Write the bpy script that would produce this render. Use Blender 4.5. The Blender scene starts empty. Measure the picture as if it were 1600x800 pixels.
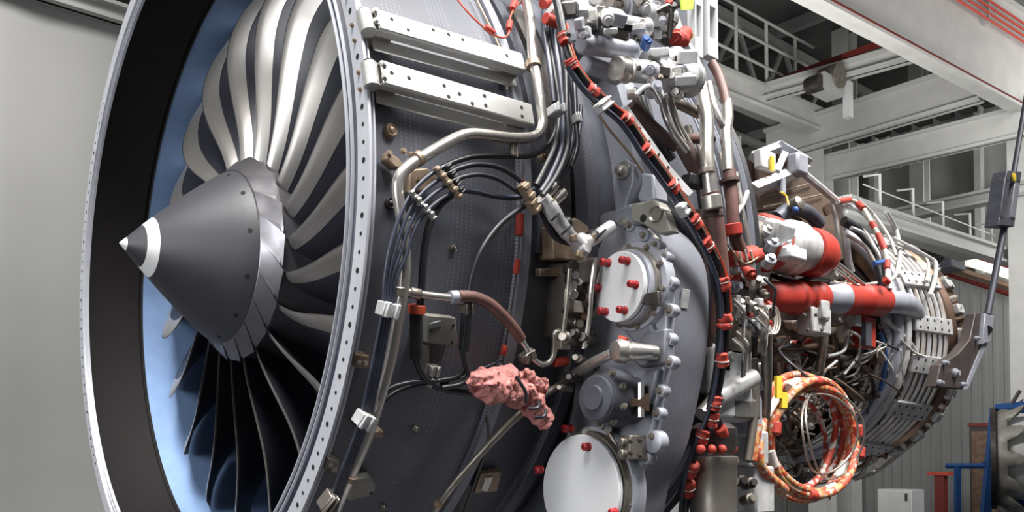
import bpy, bmesh, math, random
from mathutils import Vector, Matrix, noise
from math import sin, cos, pi, radians, sqrt, atan2
sc = bpy.context.scene
COL = sc.collection
random.seed(7)

# ------------------------------------------------------------------ camera
AX = 2.1                                   # height of the engine axis above the hangar floor (m)
CF, CHY, CYAW, CPI = 1346.7, 662.1, .8566, .0278
CC = Vector((-.8613, -2.4084, AX - .5451))
_c, _s = cos(CYAW), sin(CYAW)
CR = Vector((_s, -_c, 0))
CFW = Vector((_c * cos(CPI), _s * cos(CPI), sin(CPI)))
CU = Vector((-_c * sin(CPI), -_s * sin(CPI), cos(CPI)))
cam = bpy.data.cameras.new('camera')
cam.sensor_width = 36; cam.lens = CF * 36 / 1600
cam.shift_y = (CHY - 400) / 1600
cam.clip_start = .05; cam.clip_end = 200
camo = bpy.data.objects.new('camera', cam); COL.objects.link(camo)
camo.matrix_world = Matrix.Translation(CC) @ Matrix((CR, CU, -CFW)).transposed().to_4x4()
sc.camera = camo

# ------------------------------------------------------------------ world, lamps, exposure
w = bpy.data.worlds.new('hangar_air'); sc.world = w; w.use_nodes = True
bg = w.node_tree.nodes['Background']
bg.inputs[0].default_value = (.93, .96, 1, 1); bg.inputs[1].default_value = .17
def area(name, loc, size, power, target=None, col=(1, .98, .95), sy=None):
    l = bpy.data.lights.new(name, 'AREA'); l.energy = power; l.color = col
    l.shape = 'RECTANGLE'; l.size = size; l.size_y = sy or size
    o = bpy.data.objects.new(name, l); COL.objects.link(o); o.location = loc
    if target is not None:
        o.rotation_euler = (Vector(target) - Vector(loc)).to_track_quat('-Z', 'Y').to_euler()
    return o
def spread(o, deg): o.data.spread = radians(deg)
spread(area('ceiling_lamp_bay', (-1.7, -2.1, 7.8), 2.5, 115, (.1, -.5, 2.6), sy=3), 48)
spread(area('front_fill', (-8.5, -2.0, 3.4), 4.5, 62, (0, .2, 2.3), col=(.96, .98, 1), sy=4.0), 50)  # added soft light from ahead, lifts the fan interior and liner
spread(area('ceiling_lamp_bay', (2.5, -4.0, 7.8), 3.2, 125, (1.7, -.9, 2.4), sy=2.4), 44)
spread(area('ceiling_lamp_bay', (-2.4, 2.7, 6.6), 7, 100, (-2.2, 4.9, 3.7), sy=1.2), 75)
spread(area('ceiling_lamp_bay', (5.2, -3.0, 7.6), 3.5, 74, (4.0, -.2, 2.8), sy=3), 60)
area('steelwork_fill', (6.2, 1.5, 2.9), 1.6, 260, (10.5, 4.2, 7.0), sy=1.6)  # added light hidden behind the engine, brightens catwalk and beams
area('roof_fill', (9.5, -1.5, 4.6), 3.0, 90, (11, 3.5, 7.5), sy=3)  # added fill aimed upwards to brighten the roof steelwork
area('roof_fill', (14.6, -2.0, 5.0), 2.0, 420, (17.5, 4, 7), sy=3)  # second added fill, brightens the upper end wall
spread(area('ceiling_lamp_bay', (10.5, -2.2, 6.5), 2.0, 55, (14, 1.6, 3.6), sy=3), 90)
sc.view_settings.view_transform = 'Standard'
sc.view_settings.look = 'None'
sc.view_settings.gamma = 1
sc.view_settings.exposure = -0.15
sc.view_settings.use_curve_mapping = False

# ------------------------------------------------------------------ pixel of the photograph -> point of the place
def ray(u, v):
    return (CFW + CR * ((u - 800) / CF) + CU * ((CHY - v) / CF)).normalized()
def S(u, v, r):
    """point on the cylinder of radius r about the engine axis (near side)"""
    d = ray(u, v); o = CC - Vector((0, 0, AX))
    a = d.y ** 2 + d.z ** 2; b = o.y * d.y + o.z * d.z; c = o.y ** 2 + o.z ** 2 - r * r
    D = max(0, b * b - a * c)
    return CC + d * ((-b - sqrt(D)) / a)
def PX(u, v, x): d = ray(u, v); return CC + d * ((x - CC.x) / d.x)
def PY(u, v, y): d = ray(u, v); return CC + d * ((y - CC.y) / d.y)
def PZ(u, v, z): d = ray(u, v); return CC + d * ((z - CC.z) / d.z)
def C(x, th, r):
    """cylinder coordinates: th degrees, 0 = side nearest the photographer, 90 = top"""
    t = radians(th); return Vector((x, -r * cos(t), AX + r * sin(t)))
def radial(p):
    v = Vector((0, p.y, p.z - AX)); return v.normalized()
def scale_at(p): return CF / (Vector(p) - CC).dot(CFW)     # pixels per metre there

# ------------------------------------------------------------------ materials
def lin(c):
    if isinstance(c, str):
        c = [int(c[i:i + 2], 16) / 255 for i in (1, 3, 5)]
        c = [x / 12.92 if x <= .04045 else ((x + .055) / 1.055) ** 2.4 for x in c]
    return (*c[:3], 1)
M = {}
def mat(name, c, rough=.5, metal=0, c2=None, ns=8, amt=.5, bump=0, bs=60, rvar=0, spec=None, emit=0, aniso=None):
    m = bpy.data.materials.new(name); m.use_nodes = True
    nt = m.node_tree; N = nt.nodes; L = nt.links; b = N['Principled BSDF']
    b.inputs['Base Color'].default_value = lin(c); b.inputs['Roughness'].default_value = rough
    b.inputs['Metallic'].default_value = metal
    if spec is not None: b.inputs['Specular IOR Level'].default_value = spec
    tc = N.new('ShaderNodeTexCoord'); mp = N.new('ShaderNodeMapping'); L.new(tc.outputs['Object'], mp.inputs[0])
    if aniso: mp.inputs['Scale'].default_value = aniso
    nz = N.new('ShaderNodeTexNoise'); nz.inputs['Scale'].default_value = ns; nz.inputs['Detail'].default_value = 5
    L.new(mp.outputs[0], nz.inputs[0])
    if c2 is not None:
        rp = N.new('ShaderNodeMapRange'); rp.inputs[1].default_value = .5 - .3 * (1 - amt) - .05; rp.inputs[2].default_value = .5 + .3 * (1 - amt) + .05
        L.new(nz.outputs[0], rp.inputs[0])
        mx = N.new('ShaderNodeMix'); mx.data_type = 'RGBA'
        mx.inputs[6].default_value = lin(c); mx.inputs[7].default_value = lin(c2)
        L.new(rp.outputs[0], mx.inputs[0]); L.new(mx.outputs[2], b.inputs['Base Color'])
    if rvar:
        rr = N.new('ShaderNodeMapRange'); rr.inputs[1].default_value = .3; rr.inputs[2].default_value = .7
        rr.inputs[3].default_value = max(.03, rough - rvar); rr.inputs[4].default_value = min(1, rough + rvar)
        L.new(nz.outputs[0], rr.inputs[0]); L.new(rr.outputs[0], b.inputs['Roughness'])
    if bump:
        n2 = N.new('ShaderNodeTexNoise'); n2.inputs['Scale'].default_value = bs; n2.inputs['Detail'].default_value = 3
        L.new(mp.outputs[0], n2.inputs[0])
        bp = N.new('ShaderNodeBump'); bp.inputs['Strength'].default_value = bump; bp.inputs['Distance'].default_value = .004
        L.new(n2.outputs[0], bp.inputs['Height']); L.new(bp.outputs[0], b.inputs['Normal'])
    if emit:
        b.inputs['Emission Color'].default_value = lin(c); b.inputs['Emission Strength'].default_value = emit
    M[name] = m; return m
mat('flange_metal', '#d0d2d9', .42, .35, '#bcbec7', 14, .4, rvar=.1)
mat('titanium', '#d6d3cf', .36, .78, '#b5afa9', 5, .3, rvar=.05)
mat('blade_dark', '#35363f', .38, .1, '#2e2f37', 4, .3)
mat('hub_metal', '#8f8e97', .36, .8, '#75706f', 12, .5, rvar=.1)
mat('liner_black', '#1d191a', .7, 0, '#191617', 20, .4, bump=.15, bs=200, spec=.2)
mat('liner_blue', '#94b2de', .6, 0, '#86a4d2', 25, .3, bump=.1, bs=150)
mat('spinner_paint', '#45454b', .55, 0, '#404046', 9, .4, bump=.1, bs=300)
mat('white_paint', '#cbccce', .5, 0, '#c2c3c5', 7, .4)
mat('steel', '#cbc8c3', .3, .82, '#b0aaa2', 18, .4, rvar=.1)
mat('steel_dull', '#a29c94', .42, .8, '#7a7168', 22, .5, rvar=.12)
mat('steel_dark', '#5f5a57', .45, .75, '#3e3a39', 22, .5)
mat('brackets_tan', '#a08d78', .5, .45, '#7c6a59', 30, .5)
mat('alloy_gray', '#84868f', .5, .3, '#75777f', 10, .4, bump=.15, bs=120)
mat('alloy_pale', '#adafba', .46, .35, '#95979f', 16, .4, bump=.1, bs=120)
mat('alloy_dark', '#565861', .5, .35, '#44464e', 14, .4)
mat('cast_white', '#cfcfd0', .42, .3, '#aaa9a8', 25, .5, bump=.15, bs=90)
mat('rubber', '#1b1b1f', .42, 0, '#26262b', 30, .4)
mat('cable_blue', '#3c4150', .38, 0, '#2a2d38', 30, .4)
mat('silicone_brown', '#6d4c44', .55, 0, '#59403b', 30, .5, bump=.1, bs=150)
mat('brown_duct', '#54403a', .6, 0, '#43332f', 22, .5, bump=.15, bs=100)
mat('tape_red', '#b03a2b', .65, 0, '#8e2a20', 40, .4, bump=.3, bs=150)
mat('cap_red', '#ac3428', .5, 0, '#982c22', 14, .4)
mat('plug_red', '#9c1c20', .4, 0)
mat('band_orange', '#b5482c', .5, 0)
mat('dark_hole', '#0d0c0d', .8, 0)
mat('cream_plate', '#8d8a82', .55, .2, '#7c7972', 20, .4)
mat('gray_plate', '#84868c', .5, .3, '#75777c', 20, .4)
mat('wrap_pink', '#cc8f88', .8, 0, '#b06a64', 28, .4, bump=1, bs=110)
mat('beam_paint', '#c9c9c6', .5, 0, '#bcbcb9', 4, .4)
mat('aluminium', '#d0d0ce', .36, .6, '#bdbcb8', 20, .4, aniso=(1, 8, 8), rvar=.06)
mat('curtain', '#c6c6c3', .7, 0, '#bebebb', 1.2, .4)
mat('wall_metal', '#8d8f8d', .6, 0, '#838583', 2, .4)
mat('roof_gray', '#a9aaa8', .65, 0, '#9b9c9a', 1.5, .4)
mat('roof_dark', '#6e6e6d', .7, 0, '#5f5f5e', 2, .4)
mat('floor_gray', '#4c4c50', .4, 0, '#4b4b50', 2, .4)
mat('crane_red', '#b5402f', .5, 0)
mat('rail_darkred', '#6a221c', .55, 0)
mat('stand_blue', '#1d4478', .45, 0, '#173a69', 10, .4)
mat('arm_dark', '#4c4341', .5, .3, '#3f3735', 14, .4)
mat('lamp_tube', '#fff6ee', .4, 0, emit=1.0)
mat('tag_green', '#b5d24a', .6, 0)
mat('yellow', '#d8b83a', .5, 0)
mat('wire_white', '#bdb9b3', .5, 0, '#b8b0a8', 40, .4)
mat('wire_blue', '#27508c', .45, 0)
mat('heat_metal', '#8b7463', .4, .8, '#5d4a40', 12, .5, rvar=.1)
mat('core_dark', '#3d3531', .5, .7, '#241f1d', 16, .5)
mat('turbine_pale', '#cdc8c2', .4, .5, '#b0a79e', 18, .5)
mat('shield_tan', '#8f7d6e', .45, .55, '#75655a', 6, .4)

def composite(name, c, c2, c3):
    """dark woven composite with bands of fine light stitch dots running round the case (UV: x metres, arc metres)"""
    m = mat(name, c, .42, 0, c2, 3, .4)
    nt = m.node_tree; N = nt.nodes; L = nt.links; b = N['Principled BSDF']
    uv = N.new('ShaderNodeUVMap'); sp = N.new('ShaderNodeSeparateXYZ'); L.new(uv.outputs[0], sp.inputs[0])
    def mth(op, a, bb, c_=None):
        n = N.new('ShaderNodeMath'); n.operation = op
        for i, x in enumerate((a, bb, c_)):
            if x is None: continue
            if isinstance(x, (int, float)): n.inputs[i].default_value = x
            else: L.new(x, n.inputs[i])
        return n.outputs[0]
    fx = mth('FRACT', mth('MULTIPLY', sp.outputs[0], 85), 0)
    fy = mth('FRACT', mth('MULTIPLY', sp.outputs[1], 110), 0)
    dot = mth('MULTIPLY', mth('LESS_THAN', fx, .22), mth('LESS_THAN', fy, .5))
    fb = mth('FRACT', mth('ADD', mth('MULTIPLY', sp.outputs[0], 7.5), .35), 0)
    band = mth('LESS_THAN', fb, .42)
    wx = mth('FRACT', mth('MULTIPLY', sp.outputs[0], 260), 0); wy = mth('FRACT', mth('MULTIPLY', sp.outputs[1], 260), 0)
    wv = mth('MULTIPLY', mth('MULTIPLY', mth('LESS_THAN', wx, .5), mth('LESS_THAN', wy, .5)), .12)
    fac = mth('ADD', mth('MULTIPLY', mth('MULTIPLY', dot, band), .3), wv)
    src = b.inputs['Base Color'].links[0].from_socket
    mx = N.new('ShaderNodeMix'); mx.data_type = 'RGBA'; mx.inputs[7].default_value = lin(c3)
    L.new(fac, mx.inputs[0]); L.new(src, mx.inputs[6]); L.new(mx.outputs[2], b.inputs['Base Color'])
composite('composite', '#585a63', '#4c4e56', '#a0a2aa')
composite('composite_aft', '#4a4c53', '#3f4147', '#5d5f66')

def mottled(name, a, bcol, ccol, scale=40):
    m = mat(name, a, .6); nt = m.node_tree; N = nt.nodes; L = nt.links; b = N['Principled BSDF']
    tc = N.new('ShaderNodeTexCoord'); vo = N.new('ShaderNodeTexVoronoi'); vo.inputs['Scale'].default_value = scale
    L.new(tc.outputs['Object'], vo.inputs['Vector'])
    sp = N.new('ShaderNodeSeparateColor'); L.new(vo.outputs['Color'], sp.inputs[0])
    rp = N.new('ShaderNodeValToRGB'); rp.color_ramp.interpolation = 'CONSTANT'
    e = rp.color_ramp.elements; e[0].color = lin(a); e[1].position = .5; e[1].color = lin(bcol)
    e2 = e.new(.8); e2.color = lin(ccol)
    L.new(sp.outputs[0], rp.inputs[0]); L.new(rp.outputs[0], b.inputs['Base Color'])
mottled('coil_orange', '#a9472d', '#b48750', '#a8998c', 90)
mottled('coil_red', '#a53a29', '#a9a5a0', '#93372a', 60)

# spinner: dark grey with a painted white ring and white tip (along the axis)
m = mat('spinner', '#3b3b41', .5, 0, '#37373c', 9, .4, bump=.08, bs=300)
nt = m.node_tree; N = nt.nodes; L = nt.links; b = N['Principled BSDF']
tc = N.new('ShaderNodeTexCoord'); sp = N.new('ShaderNodeSeparateXYZ'); L.new(tc.outputs['Object'], sp.inputs[0])
rp = N.new('ShaderNodeValToRGB'); rp.color_ramp.interpolation = 'CONSTANT'
mr = N.new('ShaderNodeMapRange'); mr.inputs[1].default_value = -.16; mr.inputs[2].default_value = .16
L.new(sp.outputs[0], mr.inputs[0]); L.new(mr.outputs[0], rp.inputs[0])
e = rp.color_ramp.elements; e[0].color = (1, 1, 1, 1); e[1].position = .055; e[1].color = (0, 0, 0, 1)
q = e.new((-.103 + .16) / .32); q.color = (1, 1, 1, 1); q = e.new((-.078 + .16) / .32); q.color = (0, 0, 0, 1)
src = b.inputs['Base Color'].links[0].from_socket
mx = N.new('ShaderNodeMix'); mx.data_type = 'RGBA'; mx.inputs[7].default_value = lin('#e4e4e2')
L.new(rp.outputs[0], mx.inputs[0]); L.new(src, mx.inputs[6]); L.new(mx.outputs[2], b.inputs['Base Color'])

# ------------------------------------------------------------------ mesh helpers
def frame(z):
    z = Vector(z).normalized(); a = Vector((0, 0, 1)) if abs(z.z) < .9 else Vector((1, 0, 0))
    x = a.cross(z).normalized(); return x, z.cross(x), z
class MB:
    def __init__(s): s.v = []; s.f = []; s.uv = {}
    def add(s, vs, fs):
        k = len(s.v); s.v += [Vector(p) for p in vs]; s.f += [[i + k for i in f] for f in fs]; return s
    def box(s, c, size, R=None):
        c = Vector(c); h = Vector(size) / 2; vs = []
        for i in range(8):
            p = Vector(((1 if i & 1 else -1) * h.x, (1 if i & 2 else -1) * h.y, (1 if i & 4 else -1) * h.z))
            vs.append(c + (R @ p if R is not None else p))
        return s.add(vs, [(0, 2, 3, 1), (4, 5, 7, 6), (0, 1, 5, 4), (2, 6, 7, 3), (0, 4, 6, 2), (1, 3, 7, 5)])
    def tube(s, pts, r, n=10, closed=False, flat=None):
        pts = [Vector(p) for p in pts]; m = len(pts)
        rs = r if isinstance(r, (list, tuple)) else [r] * m
        T = []
        for i in range(m):
            a = pts[(i - 1) % m] if (i or closed) else pts[0]
            bb = pts[(i + 1) % m] if (i < m - 1 or closed) else pts[-1]
            T.append((bb - a).normalized() if (bb - a).length > 1e-9 else Vector((1, 0, 0)))
        x, y, _ = frame(T[0]); vs = []
        for i in range(m):
            x = (x - T[i] * x.dot(T[i])).normalized(); y = T[i].cross(x)
            for k in range(n):
                a = 2 * pi * k / n; vs.append(pts[i] + x * (rs[i] * cos(a)) + y * (rs[i] * sin(a)))
        fs = []
        for i in range(m if closed else m - 1):
            j = (i + 1) % m
            for k in range(n):
                k2 = (k + 1) % n; fs.append((i * n + k, i * n + k2, j * n + k2, j * n + k))
        if not closed: fs += [tuple(range(n))[::-1], tuple((m - 1) * n + k for k in range(n))]
        return s.add(vs, fs)
    def cyl(s, p0, p1, r0, r1=None, n=18): return s.tube([p0, p1], [r0, r0 if r1 is None else r1], n)
    def turned(s, p0, d, prof, n=24):
        """solid of revolution: prof = [(distance along d, radius)]"""
        p0 = Vector(p0); d = Vector(d).normalized()
        x, y, z = frame(d); vs = []; m = len(prof)
        for t, r in prof:
            for k in range(n):
                a = 2 * pi * k / n; vs.append(p0 + d * t + x * (r * cos(a)) + y * (r * sin(a)))
        fs = []
        for i in range(m - 1):
            for k in range(n):
                k2 = (k + 1) % n; fs.append((i * n + k, i * n + k2, (i + 1) * n + k2, (i + 1) * n + k))
        fs += [tuple(range(n))[::-1], tuple((m - 1) * n + k for k in range(n))]
        return s.add(vs, fs)
    def lathe(s, prof, a0=0, a1=360, n=160, closed=False):
        """about the engine axis: prof = [(x, r)]; carries a uv of (x, arc length)"""
        full = abs(a1 - a0) >= 359.9; k0 = len(s.v); m = len(prof); nn = n + 1
        for i in range(nn):
            th = a0 + (a1 - a0) * i / n
            for x, r in prof: s.v.append(C(x, th, r))
        for i in range(n):
            for j in range(m if closed else m - 1):
                j2 = (j + 1) % m
                f = [k0 + i * m + j, k0 + (i + 1) * m + j, k0 + (i + 1) * m + j2, k0 + i * m + j2]
                s.uv[len(s.f)] = [(prof[j][0], radians(a0 + (a1 - a0) * i / n)), (prof[j][0], radians(a0 + (a1 - a0) * (i + 1) / n)),
                                  (prof[j2][0], radians(a0 + (a1 - a0) * (i + 1) / n)), (prof[j2][0], radians(a0 + (a1 - a0) * i / n))]
                s.f.append(f)
        if closed and not full:
            s.f += [[k0 + j for j in range(m)], [k0 + n * m + j for j in range(m)][::-1]]
        return s
    def prism(s, poly, vec):
        poly = [Vector(p) for p in poly]; vec = Vector(vec); n = len(poly)
        return s.add(poly + [p + vec for p in poly],
                     [tuple(range(n))[::-1], tuple(range(n, 2 * n))] + [(i, (i + 1) % n, (i + 1) % n + n, i + n) for i in range(n)])
    def sph(s, c, r, n=12, m=8, sc3=(1, 1, 1), R=None):
        c = Vector(c); vs = []; fs = []
        for i in range(m + 1):
            a = pi * i / m
            for k in range(n):
                b_ = 2 * pi * k / n
                p = Vector((sin(a) * cos(b_) * sc3[0], sin(a) * sin(b_) * sc3[1], cos(a) * sc3[2])) * r
                vs.append(c + (R @ p if R is not None else p))
        for i in range(m):
            for k in range(n):
                k2 = (k + 1) % n; fs.append((i * n + k, (i + 1) * n + k, (i + 1) * n + k2, i * n + k2))
        return s.add(vs, fs)
    def mesh(s, name, mt, sharp=38, fix=True):
        me = bpy.data.meshes.new(name); me.from_pydata(s.v, [], s.f)
        if s.uv:
            ul = me.uv_layers.new(name='UVMap')
            for p in me.polygons:
                q = s.uv.get(p.index)
                if q:
                    for li, c_ in zip(p.loop_indices, q): ul.data[li].uv = c_
        if fix:
            bm = bmesh.new(); bm.from_mesh(me)
            bmesh.ops.remove_doubles(bm, verts=bm.verts, dist=1e-6)
            bmesh.ops.recalc_face_normals(bm, faces=bm.faces); bm.to_mesh(me); bm.free()
        for mm in (mt if isinstance(mt, (list, tuple)) else [mt]): me.materials.append(M[mm])
        me.polygons.foreach_set('use_smooth', [True] * len(me.polygons))
        me.set_sharp_from_angle(angle=radians(sharp))
        return me
    def build(s, name, mt, parent=None, label=None, bevel=0, sharp=38, seg=2):
        o = link(name, s.mesh(name, mt, sharp), parent)
        if bevel:
            md = o.modifiers.new('bevel', 'BEVEL'); md.width = bevel; md.segments = seg; md.limit_method = 'ANGLE'; md.angle_limit = radians(40)
        if label: o['label'] = label
        return o
def link(name, me, parent=None, mw=None):
    o = bpy.data.objects.new(name, me); COL.objects.link(o)
    if mw is not None: o.matrix_world = mw
    if parent is not None:
        o.parent = parent
        if parent.get('_loc') is not None: o.matrix_parent_inverse = Matrix.Translation(-Vector(parent['_loc']))
    return o
def thing(name, loc, label, cat, group=None):
    o = bpy.data.objects.new(name, None); COL.objects.link(o); o.location = loc; o['_loc'] = list(loc)
    o.empty_display_size = .1
    tag(o, label, cat, group); return o
def tag(o, label=None, cat=None, group=None, kind=None):
    if label: o['label'] = label
    if cat: o['category'] = cat
    if group: o['group'] = group
    if kind: o['kind'] = kind
    return o
def smooth(pts, k=6, closed=False):
    pts = [Vector(p) for p in pts]; n = len(pts); out = []
    for i in range(n if closed else n - 1):
        g = (lambda j: pts[j % n]) if closed else (lambda j: pts[max(0, min(n - 1, j))])
        p0, p1, p2, p3 = g(i - 1), g(i), g(i + 1), g(i + 2)
        for q in range(k):
            t = q / k; t2 = t * t; t3 = t2 * t
            out.append(.5 * ((2 * p1) + (p2 - p0) * t + (2 * p0 - 5 * p1 + 4 * p2 - p3) * t2 + (3 * p1 - p0 - 3 * p2 + p3) * t3))
    if not closed: out.append(pts[-1])
    return out
def path(r, pl):
    """pixels (u, v[, own radius]) laid on the engine at distance r from its axis"""
    return [S(p[0], p[1], p[2] if len(p) > 2 else r) for p in pl]
def look(p, d, up=None):
    """matrix at p with local z along d"""
    x, y, z = frame(d)
    if up is not None:
        z = Vector(d).normalized(); x = Vector(up).cross(z).normalized(); y = z.cross(x)
    return Matrix.Translation(p) @ Matrix((x, y, z)).transposed().to_4x4()
# shared small meshes
def _bolt():
    m = MB(); m.tube([(0, 0, -.2), (0, 0, .25)], .78, 14); m.tube([(0, 0, .2), (0, 0, .8)], .55, 6); return m
BOLT = {k: _bolt().mesh('bolt', k) for k in ('steel', 'steel_dark', 'steel_dull', 'alloy_pale', 'brackets_tan')}
def bolt(p, d, r, parent, mt='steel', name='bolt'):
    return link(name, BOLT[mt], parent, look(p, d) @ Matrix.Scale(r, 4))
_h = MB(); _h.tube([(0, 0, -.5), (0, 0, .12)], 1, 10); HOLE = _h.mesh('hole', 'dark_hole')
def hole(p, d, r, parent): return link('bolt_hole', HOLE, parent, look(p, d) @ Matrix.Scale(r, 4))

# ================================================================== the hangar
def struct(name, mb, mt, **k):
    o = mb.build(name, mt, **k); o['kind'] = 'structure'; return o
struct('floor', MB().box((4, 0, -.05), (44, 34, .1)), 'floor_gray', label='smooth grey hangar floor')
# pale curtain wall behind the fan: real folds, hung from a rail
cb = MB(); vs = []; nx = 260
for i in range(nx + 1):
    x = -9 + 18.2 * i / nx
    fold = .012 * sin(x * 9 + 1.3 * sin(x * 2.1)) + .03 * sin(x * 1.7) * sin(x * .63 + 1) ** 2
    vs += [(x, 4.9 + fold * .6, 4.98), (x, 4.9 + fold, 3.2), (x, 4.9 + fold * 1.3, .02), (x, 5.0 + fold * 1.3, .02), (x, 5.0 + fold * .6, 4.98)]
fs = []
for i in range(nx):
    for k in range(5): fs.append((i * 5 + k, i * 5 + (k + 1) % 5, i * 5 + 5 + (k + 1) % 5, i * 5 + 5 + k))
fs += [(4, 3, 2, 1, 0), tuple(nx * 5 + k for k in range(5))]
cb.add(vs, fs); wl = struct('wall_left', cb, 'curtain', label='plain pale grey curtain wall behind the fan')
def beam(name, A, B, z0, z1, wd, tf, mt, parent=None, label=None, tw=.03):
    """I-beam from A to B (x, y), bottom z0, top z1"""
    A = Vector((A[0], A[1], 0)); B = Vector((B[0], B[1], 0)); d = (B - A); Lg = d.length; d.normalize()
    R = Matrix((d, Vector((-d.y, d.x, 0)), Vector((0, 0, 1)))).transposed()
    mid = (A + B) / 2; m = MB()
    m.box(mid + Vector((0, 0, (z0 + z1) / 2)), (Lg, tw, z1 - z0), R)
    m.box(mid + Vector((0, 0, z0 + tf / 2)), (Lg, wd, tf), R); m.box(mid + Vector((0, 0, z1 - tf / 2)), (Lg, wd, tf), R)
    return m.build(name, mt, parent, label)
# rail and pale girder over the curtain
beam('curtain_rail', (-9, 4.86), (9.2, 4.86), 4.97, 5.12, .16, .03, 'beam_paint', wl)
beam('rail_bracket_girder', (-9, 5.25), (9.2, 5.1), 5.3, 5.62, .3, .05, 'roof_gray', wl)
struct('trim_1', MB().box((0, 5.3, 5.71), (18.4, .3, .1)), 'rail_darkred', label='dark red strip along the girder above the curtain')
struct('wall_back', MB().box((4, 12.1, 4.6), (44, .2, 9.2)), 'roof_gray', label='grey back wall of the hangar')
# corrugated end wall, panel by panel
wr = struct('wall_right', MB().box((14.2, 3.0, 2.2), (.1, 18, 4.4)), 'wall_metal', label='corrugated grey metal end wall')
pm = MB(); prof = []
for i in range(6):
    y = -.5 + i / 6
    prof += [(0, y), (0, y + .085), (-.012, y + .095), (-.012, y + .155)]
prof += [(0, .5)]
vs = [(x, y, 0) for x, y in prof] + [(x, y, 4.38) for x, y in prof]; n = len(prof)
pm.add(vs, [(i, i + 1, n + i + 1, n + i) for i in range(n - 1)])
pm.box((.02, 0, 2.19), (.02, .995, 4.38)); PM = pm.mesh('wall_panel', 'wall_metal')
for i in range(17): link('wall_panel', PM, wr, Matrix.Translation((14.1, -5 + i * 1.0, .01)))
struct('wall_right_upper', MB().box((18, 3, 6.6), (.2, 18, 5.2)), 'roof_gray', label='grey wall above the mezzanine')
# roof
ce = struct('ceiling', MB().box((4, 3, 9.3), (44, 20, .2)), 'roof_dark', label='dark grey hangar roof with white steelwork')
for k in range(12):       # purlins
    MB().box((-6 + k * 2.1, 4, 9.1), (.12, 18, .22)).build('roof_purlin', 'roof_gray', ce)
for yy in (3.2, 6.2, 9.4):     # open trusses along the roof
    MB().box((8, yy, 8.95), (24, .14, .14)).build('truss_chord', 'beam_paint', ce)
    MB().box((8, yy, 7.75), (24, .14, .14)).build('truss_chord', 'beam_paint', ce)
    for k in range(16):
        x0 = -4 + k * 1.5; a = Vector((x0, yy, 7.75)); b_ = Vector((x0 + .75, yy, 8.95)); c_ = Vector((x0 + 1.5, yy, 7.75))
        MB().tube([a, b_], .05, 6).build('truss_diagonal', 'beam_paint', ce); MB().tube([b_, c_], .05, 6).build('truss_diagonal', 'beam_paint', ce)
# cross beams (across the bay) under the roof
beam('roof_beam', (10.35, 4.9), (10.75, 2.25), 6.75, 6.98, .22, .04, 'beam_paint', ce)
MB().box((10.5, 3.6, 7.05), (.06, 2.7, .07)).build('conductor_rail', 'rail_darkred', ce)
beam('roof_beam', (11.72, 5.6), (11.64, 2.2), 6.3, 6.86, .2, .05, 'beam_paint', ce)
beam('roof_beam', (12.05, 4.6), (12.2, 1.7), 5.85, 6.28, .16, .04, 'beam_paint', ce)
for k in range(7): MB().box((11.96, 2.2 + k * .31, 6.36), (.2, .2, .07)).build('beam_slot', 'dark_hole', ce)
beam('roof_beam', (12.9, 5.4), (12.9, 1.6), 5.2, 5.4, .25, .04, 'roof_gray', ce)
for x, y, z0, z1, s_ in ((9.9, 5.6, 0, 6.5, .22), (10.6, 5.6, 0, 6.5, .3), (11.9, 4.75, 0, 6.3, .3), (13.6, 5.2, 0, 9, .3), (15.2, 4.6, 4.4, 9, .25)):
    beam_c = MB().box((x, y, (z0 + z1) / 2), (s_, .05, z1 - z0)).box((x - s_ / 2, y, (z0 + z1) / 2), (.04, s_, z1 - z0)).box((x + s_ / 2, y, (z0 + z1) / 2), (.04, s_, z1 - z0))
    beam_c.build('steel_column', 'beam_paint', ce)
MB().box((13.0, PX(1594, 600, 13).y - .1, 4.4), (.3, .36, 8.8)).build('steel_column', 'beam_paint', ce)

# catwalk along the bay
cw = thing('catwalk', (10.7, 4.75, 6.6), 'pale catwalk girder with handrails high behind the engine top', 'catwalk')
beam('walk_girder', (8.6, 4.85), (11.75, 4.68), 6.57, 6.95, .2, .05, 'beam_paint', cw)
MB().box((10.2, 5.15, 6.96), (3.1, .8, .04)).build('deck', 'roof_gray', cw)
for x in (8.9, 9.62, 10.4, 11.2): MB().tube([(x, 4.75, 6.95), (x, 4.75, 7.95)], .028, 8).build('rail_post', 'beam_paint', cw)
for z in (7.25, 7.6, 7.95): MB().tube([(8.6, 4.77, z), (11.7, 4.72, z)], .022, 8).build('hand_rail', 'beam_paint', cw)
# crane girder close overhead, with red conductor bars
cg = thing('crane_girder', (10, 2.05, 6.2), 'wide pale overhead crane girder with red conductor bars, top right', 'crane girder')
gd = Vector((.998, -.071, 0)); g0 = Vector((5.0, 2.41, 0))
beam('girder_web', g0, g0 + gd * 11, 6.2, 7.6, .2, .04, 'beam_paint', cg, tw=.1)
MB().box(g0 + gd * 5.5 + Vector((0, -.095, 6.25)), (11, .03, .02), Matrix.Rotation(-.071, 3, 'Z')).build('edge_strip', 'rail_darkred', cg)
for k in range(4):
    z = 7.07 + k * .085
    MB().tube([g0 + gd + Vector((0, -.14, z)), g0 + gd * 11 + Vector((0, -.14, z))], .016, 8).build('conductor_bar', 'crane_red', cg)
for k in range(7):
    p = g0 + gd * (1.5 + k * 1.5) + Vector((0, -.09, 7.2))
    MB().box(p, (.05, .1, .36)).build('bar_bracket', 'roof_gray', cg)
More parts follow.
